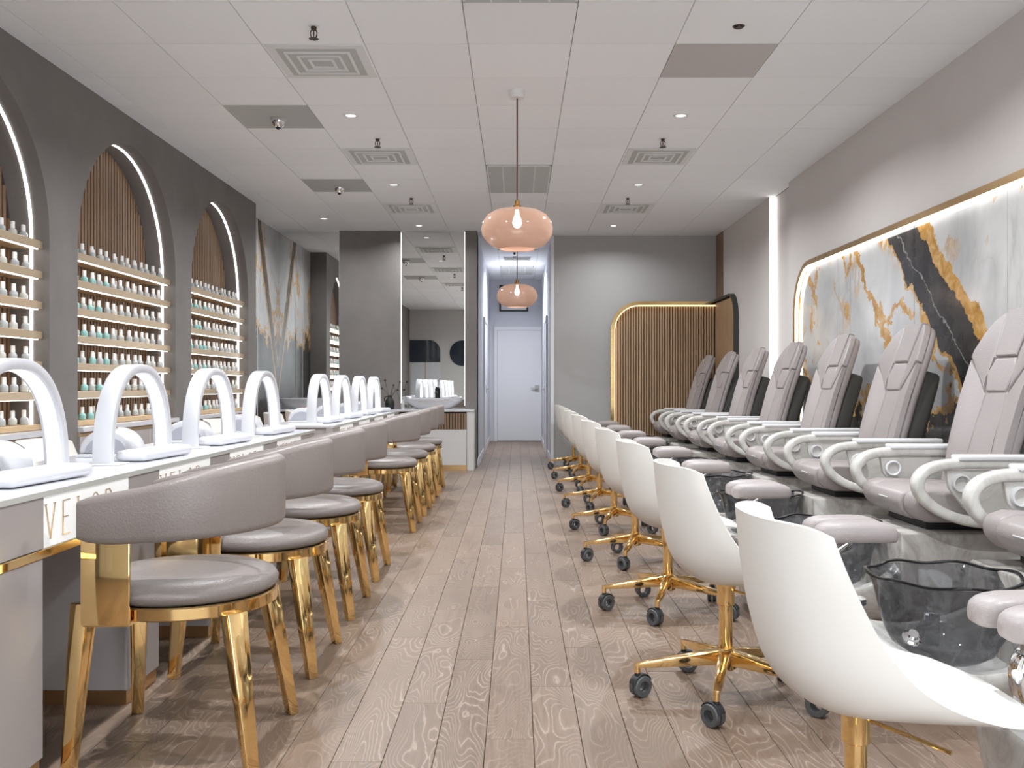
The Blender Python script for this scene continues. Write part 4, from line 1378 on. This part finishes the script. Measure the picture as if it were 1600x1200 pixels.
# ------------------------------------------------------------------ basin counter before the mirror
bc = empty('basin_cabinet', (0, 11.70, 0))
tag(bc, 'grey basin cabinet with white top below the mirrors', 'cabinet')
CD = YM - 11.70 - 0.085
obj('worktop', rbox(-3.05, -0.535, -0.01, CD, 0.735, 0.762, .002, 1), 'white_gloss', bc)
obj('end_panel', rbox(-0.625, -0.535, 0, CD, 0, 0.734, .002, 1), 'cabinet_light', bc)
obj('carcass', Box(-3.04, -0.626, 0.03, CD, 0.08, 0.733), 'cabinet_taupe', bc, smooth=False)
for a, b_ in ((-3.04, -2.50), (-2.50, -1.88), (-1.88, -1.26), (-1.26, -0.63)):
    obj('cabinet_door', rbox(a + .002, b_ - .002, 0.008, 0.03, 0.07, 0.512, .002, 1), 'cabinet_light', bc)
    dr = obj('drawer_backing', Box(a + .002, b_ - .002, 0.02, 0.03, 0.515, 0.732), 'slat_backing', bc, smooth=False)
    sl = BM()
    n = 18
    for k in range(n):
        x = a + (k + 0.5) * (b_ - a) / n
        box(sl, x - 0.012, x + 0.012, 0.006, 0.02, 0.515, 0.715)
    tag(obj('drawer_slats', sl, 'slat_walnut', dr, smooth=False), kind='stuff')
obj('plinth', Box(-3.04, -0.63, 0.02, 0.04, 0, 0.07), 'brass_satin', bc, smooth=False)
for x, l in ((-1.06, 'white boat shaped vessel basin beside the hallway'), (-2.66, 'white boat shaped vessel basin by the marble wall')):
    t = empty('vessel_basin', (x, 11.855, 0.762))
    tag(t, l, 'basin', 'white vessel basins')
    obj('bowl', lathe(BM(), [(0.17, 0), (0.20, 0.006), (0.27, 0.05), (0.335, 0.105), (0.35, 0.135), (0.343, 0.137), (0.32, 0.105), (0.25, 0.05), (0.15, 0.02), (0.02, 0.018)], 48, sy=0.42), 'white_gloss', t, angle=60)
    obj('drain', lathe(BM(), [(0.02, 0.019), (0.02, 0.024)], 16), 'chrome', t)
    f = empty('basin_tap', (x + 0.03, 12.045, 0.762)) if x > -2 else empty('basin_tap', (x + 0.18, 12.045, 0.762))
    tag(f, 'matt black tap at the basin beside the hallway' if x > -2 else 'matt black tap at the basin by the marble wall', 'tap', 'black basin taps')
    b = cyl(BM(), (0, 0, 0), (0, 0, 0.265), 0.020, n=16)
    obj('column', b, 'black_matte', f)
    obj('spout', bar(BM(), (0, 0.01, 0.225), (0, -0.12, 0.205), .03, .022, .026, .016), 'black_matte', f, smooth=False)
    obj('lever', bar(BM(), (0, 0.0, 0.27), (0.0, -0.07, 0.285), .02, .012, .014, .006), 'black_matte', f, smooth=False)
# vase with dry stems
v = empty('vase', (-1.60, 11.82, 0.762))
tag(v, 'black jug vase holding dry seed head stems by the tables', 'vase')
obj('body', lathe(BM(), [(0.04, 0), (0.054, 0.004), (0.060, 0.05), (0.058, 0.10), (0.045, 0.128), (0.026, 0.145), (0.022, 0.165), (0.028, 0.175), (0.02, 0.172), (0.018, 0.15)], 28), 'vase_black', v)
obj('handle', sweep(BM(), smooth_path([(-0.022, 0, 0.16), (-0.055, 0, 0.155), (-0.07, 0, 0.12), (-0.056, 0, 0.09)], 5), (0, 1, 0), rrect(.014, .01, .004, 2)), 'vase_black', v)
for i, (dx, dy, h, cv) in enumerate([(-0.06, 0, 0.36, 0.0), (-0.10, 0.02, 0.26, 0.02), (0.05, -0.02, 0.30, 0.0), (0.13, 0.0, 0.34, -0.02), (0.10, 0.02, 0.24, 0.03), (0.13, 0, 0.10, 0.10)]):
    pts = smooth_path([(0, 0, 0.10), (dx * 0.25, dy * 0.25, 0.17 + (cv if h < .15 else 0)), (dx * 0.65, dy * .65, 0.17 + (h - 0.17) * 0.55 + cv), (dx, dy, h)], 5)
    st = obj('stem', sweep(BM(), pts, (0, 1, 0), rrect(.004, .004, .0015, 1)), 'twig', v)
    if h > .15:
        obj('seed_head', lathe(BM(), [(0.003, -0.012), (0.012, -0.005), (0.014, 0.006), (0.008, 0.016), (0.002, 0.02)], 10, (dx, dy, h)), 'twig', st)
b = empty('soap_bottle', (-1.44, 11.84, 0.762))
tag(b, 'small clear bottle standing beside the black vase', 'bottle')
obj('body', lathe(BM(), [(0.022, 0), (0.024, 0.004), (0.024, 0.075), (0.012, 0.09), (0.009, 0.10)], 16), 'polish_clear', b)
obj('cap', lathe(BM(), [(0.01, 0.10), (0.011, 0.125)], 12), 'white_plastic', b)
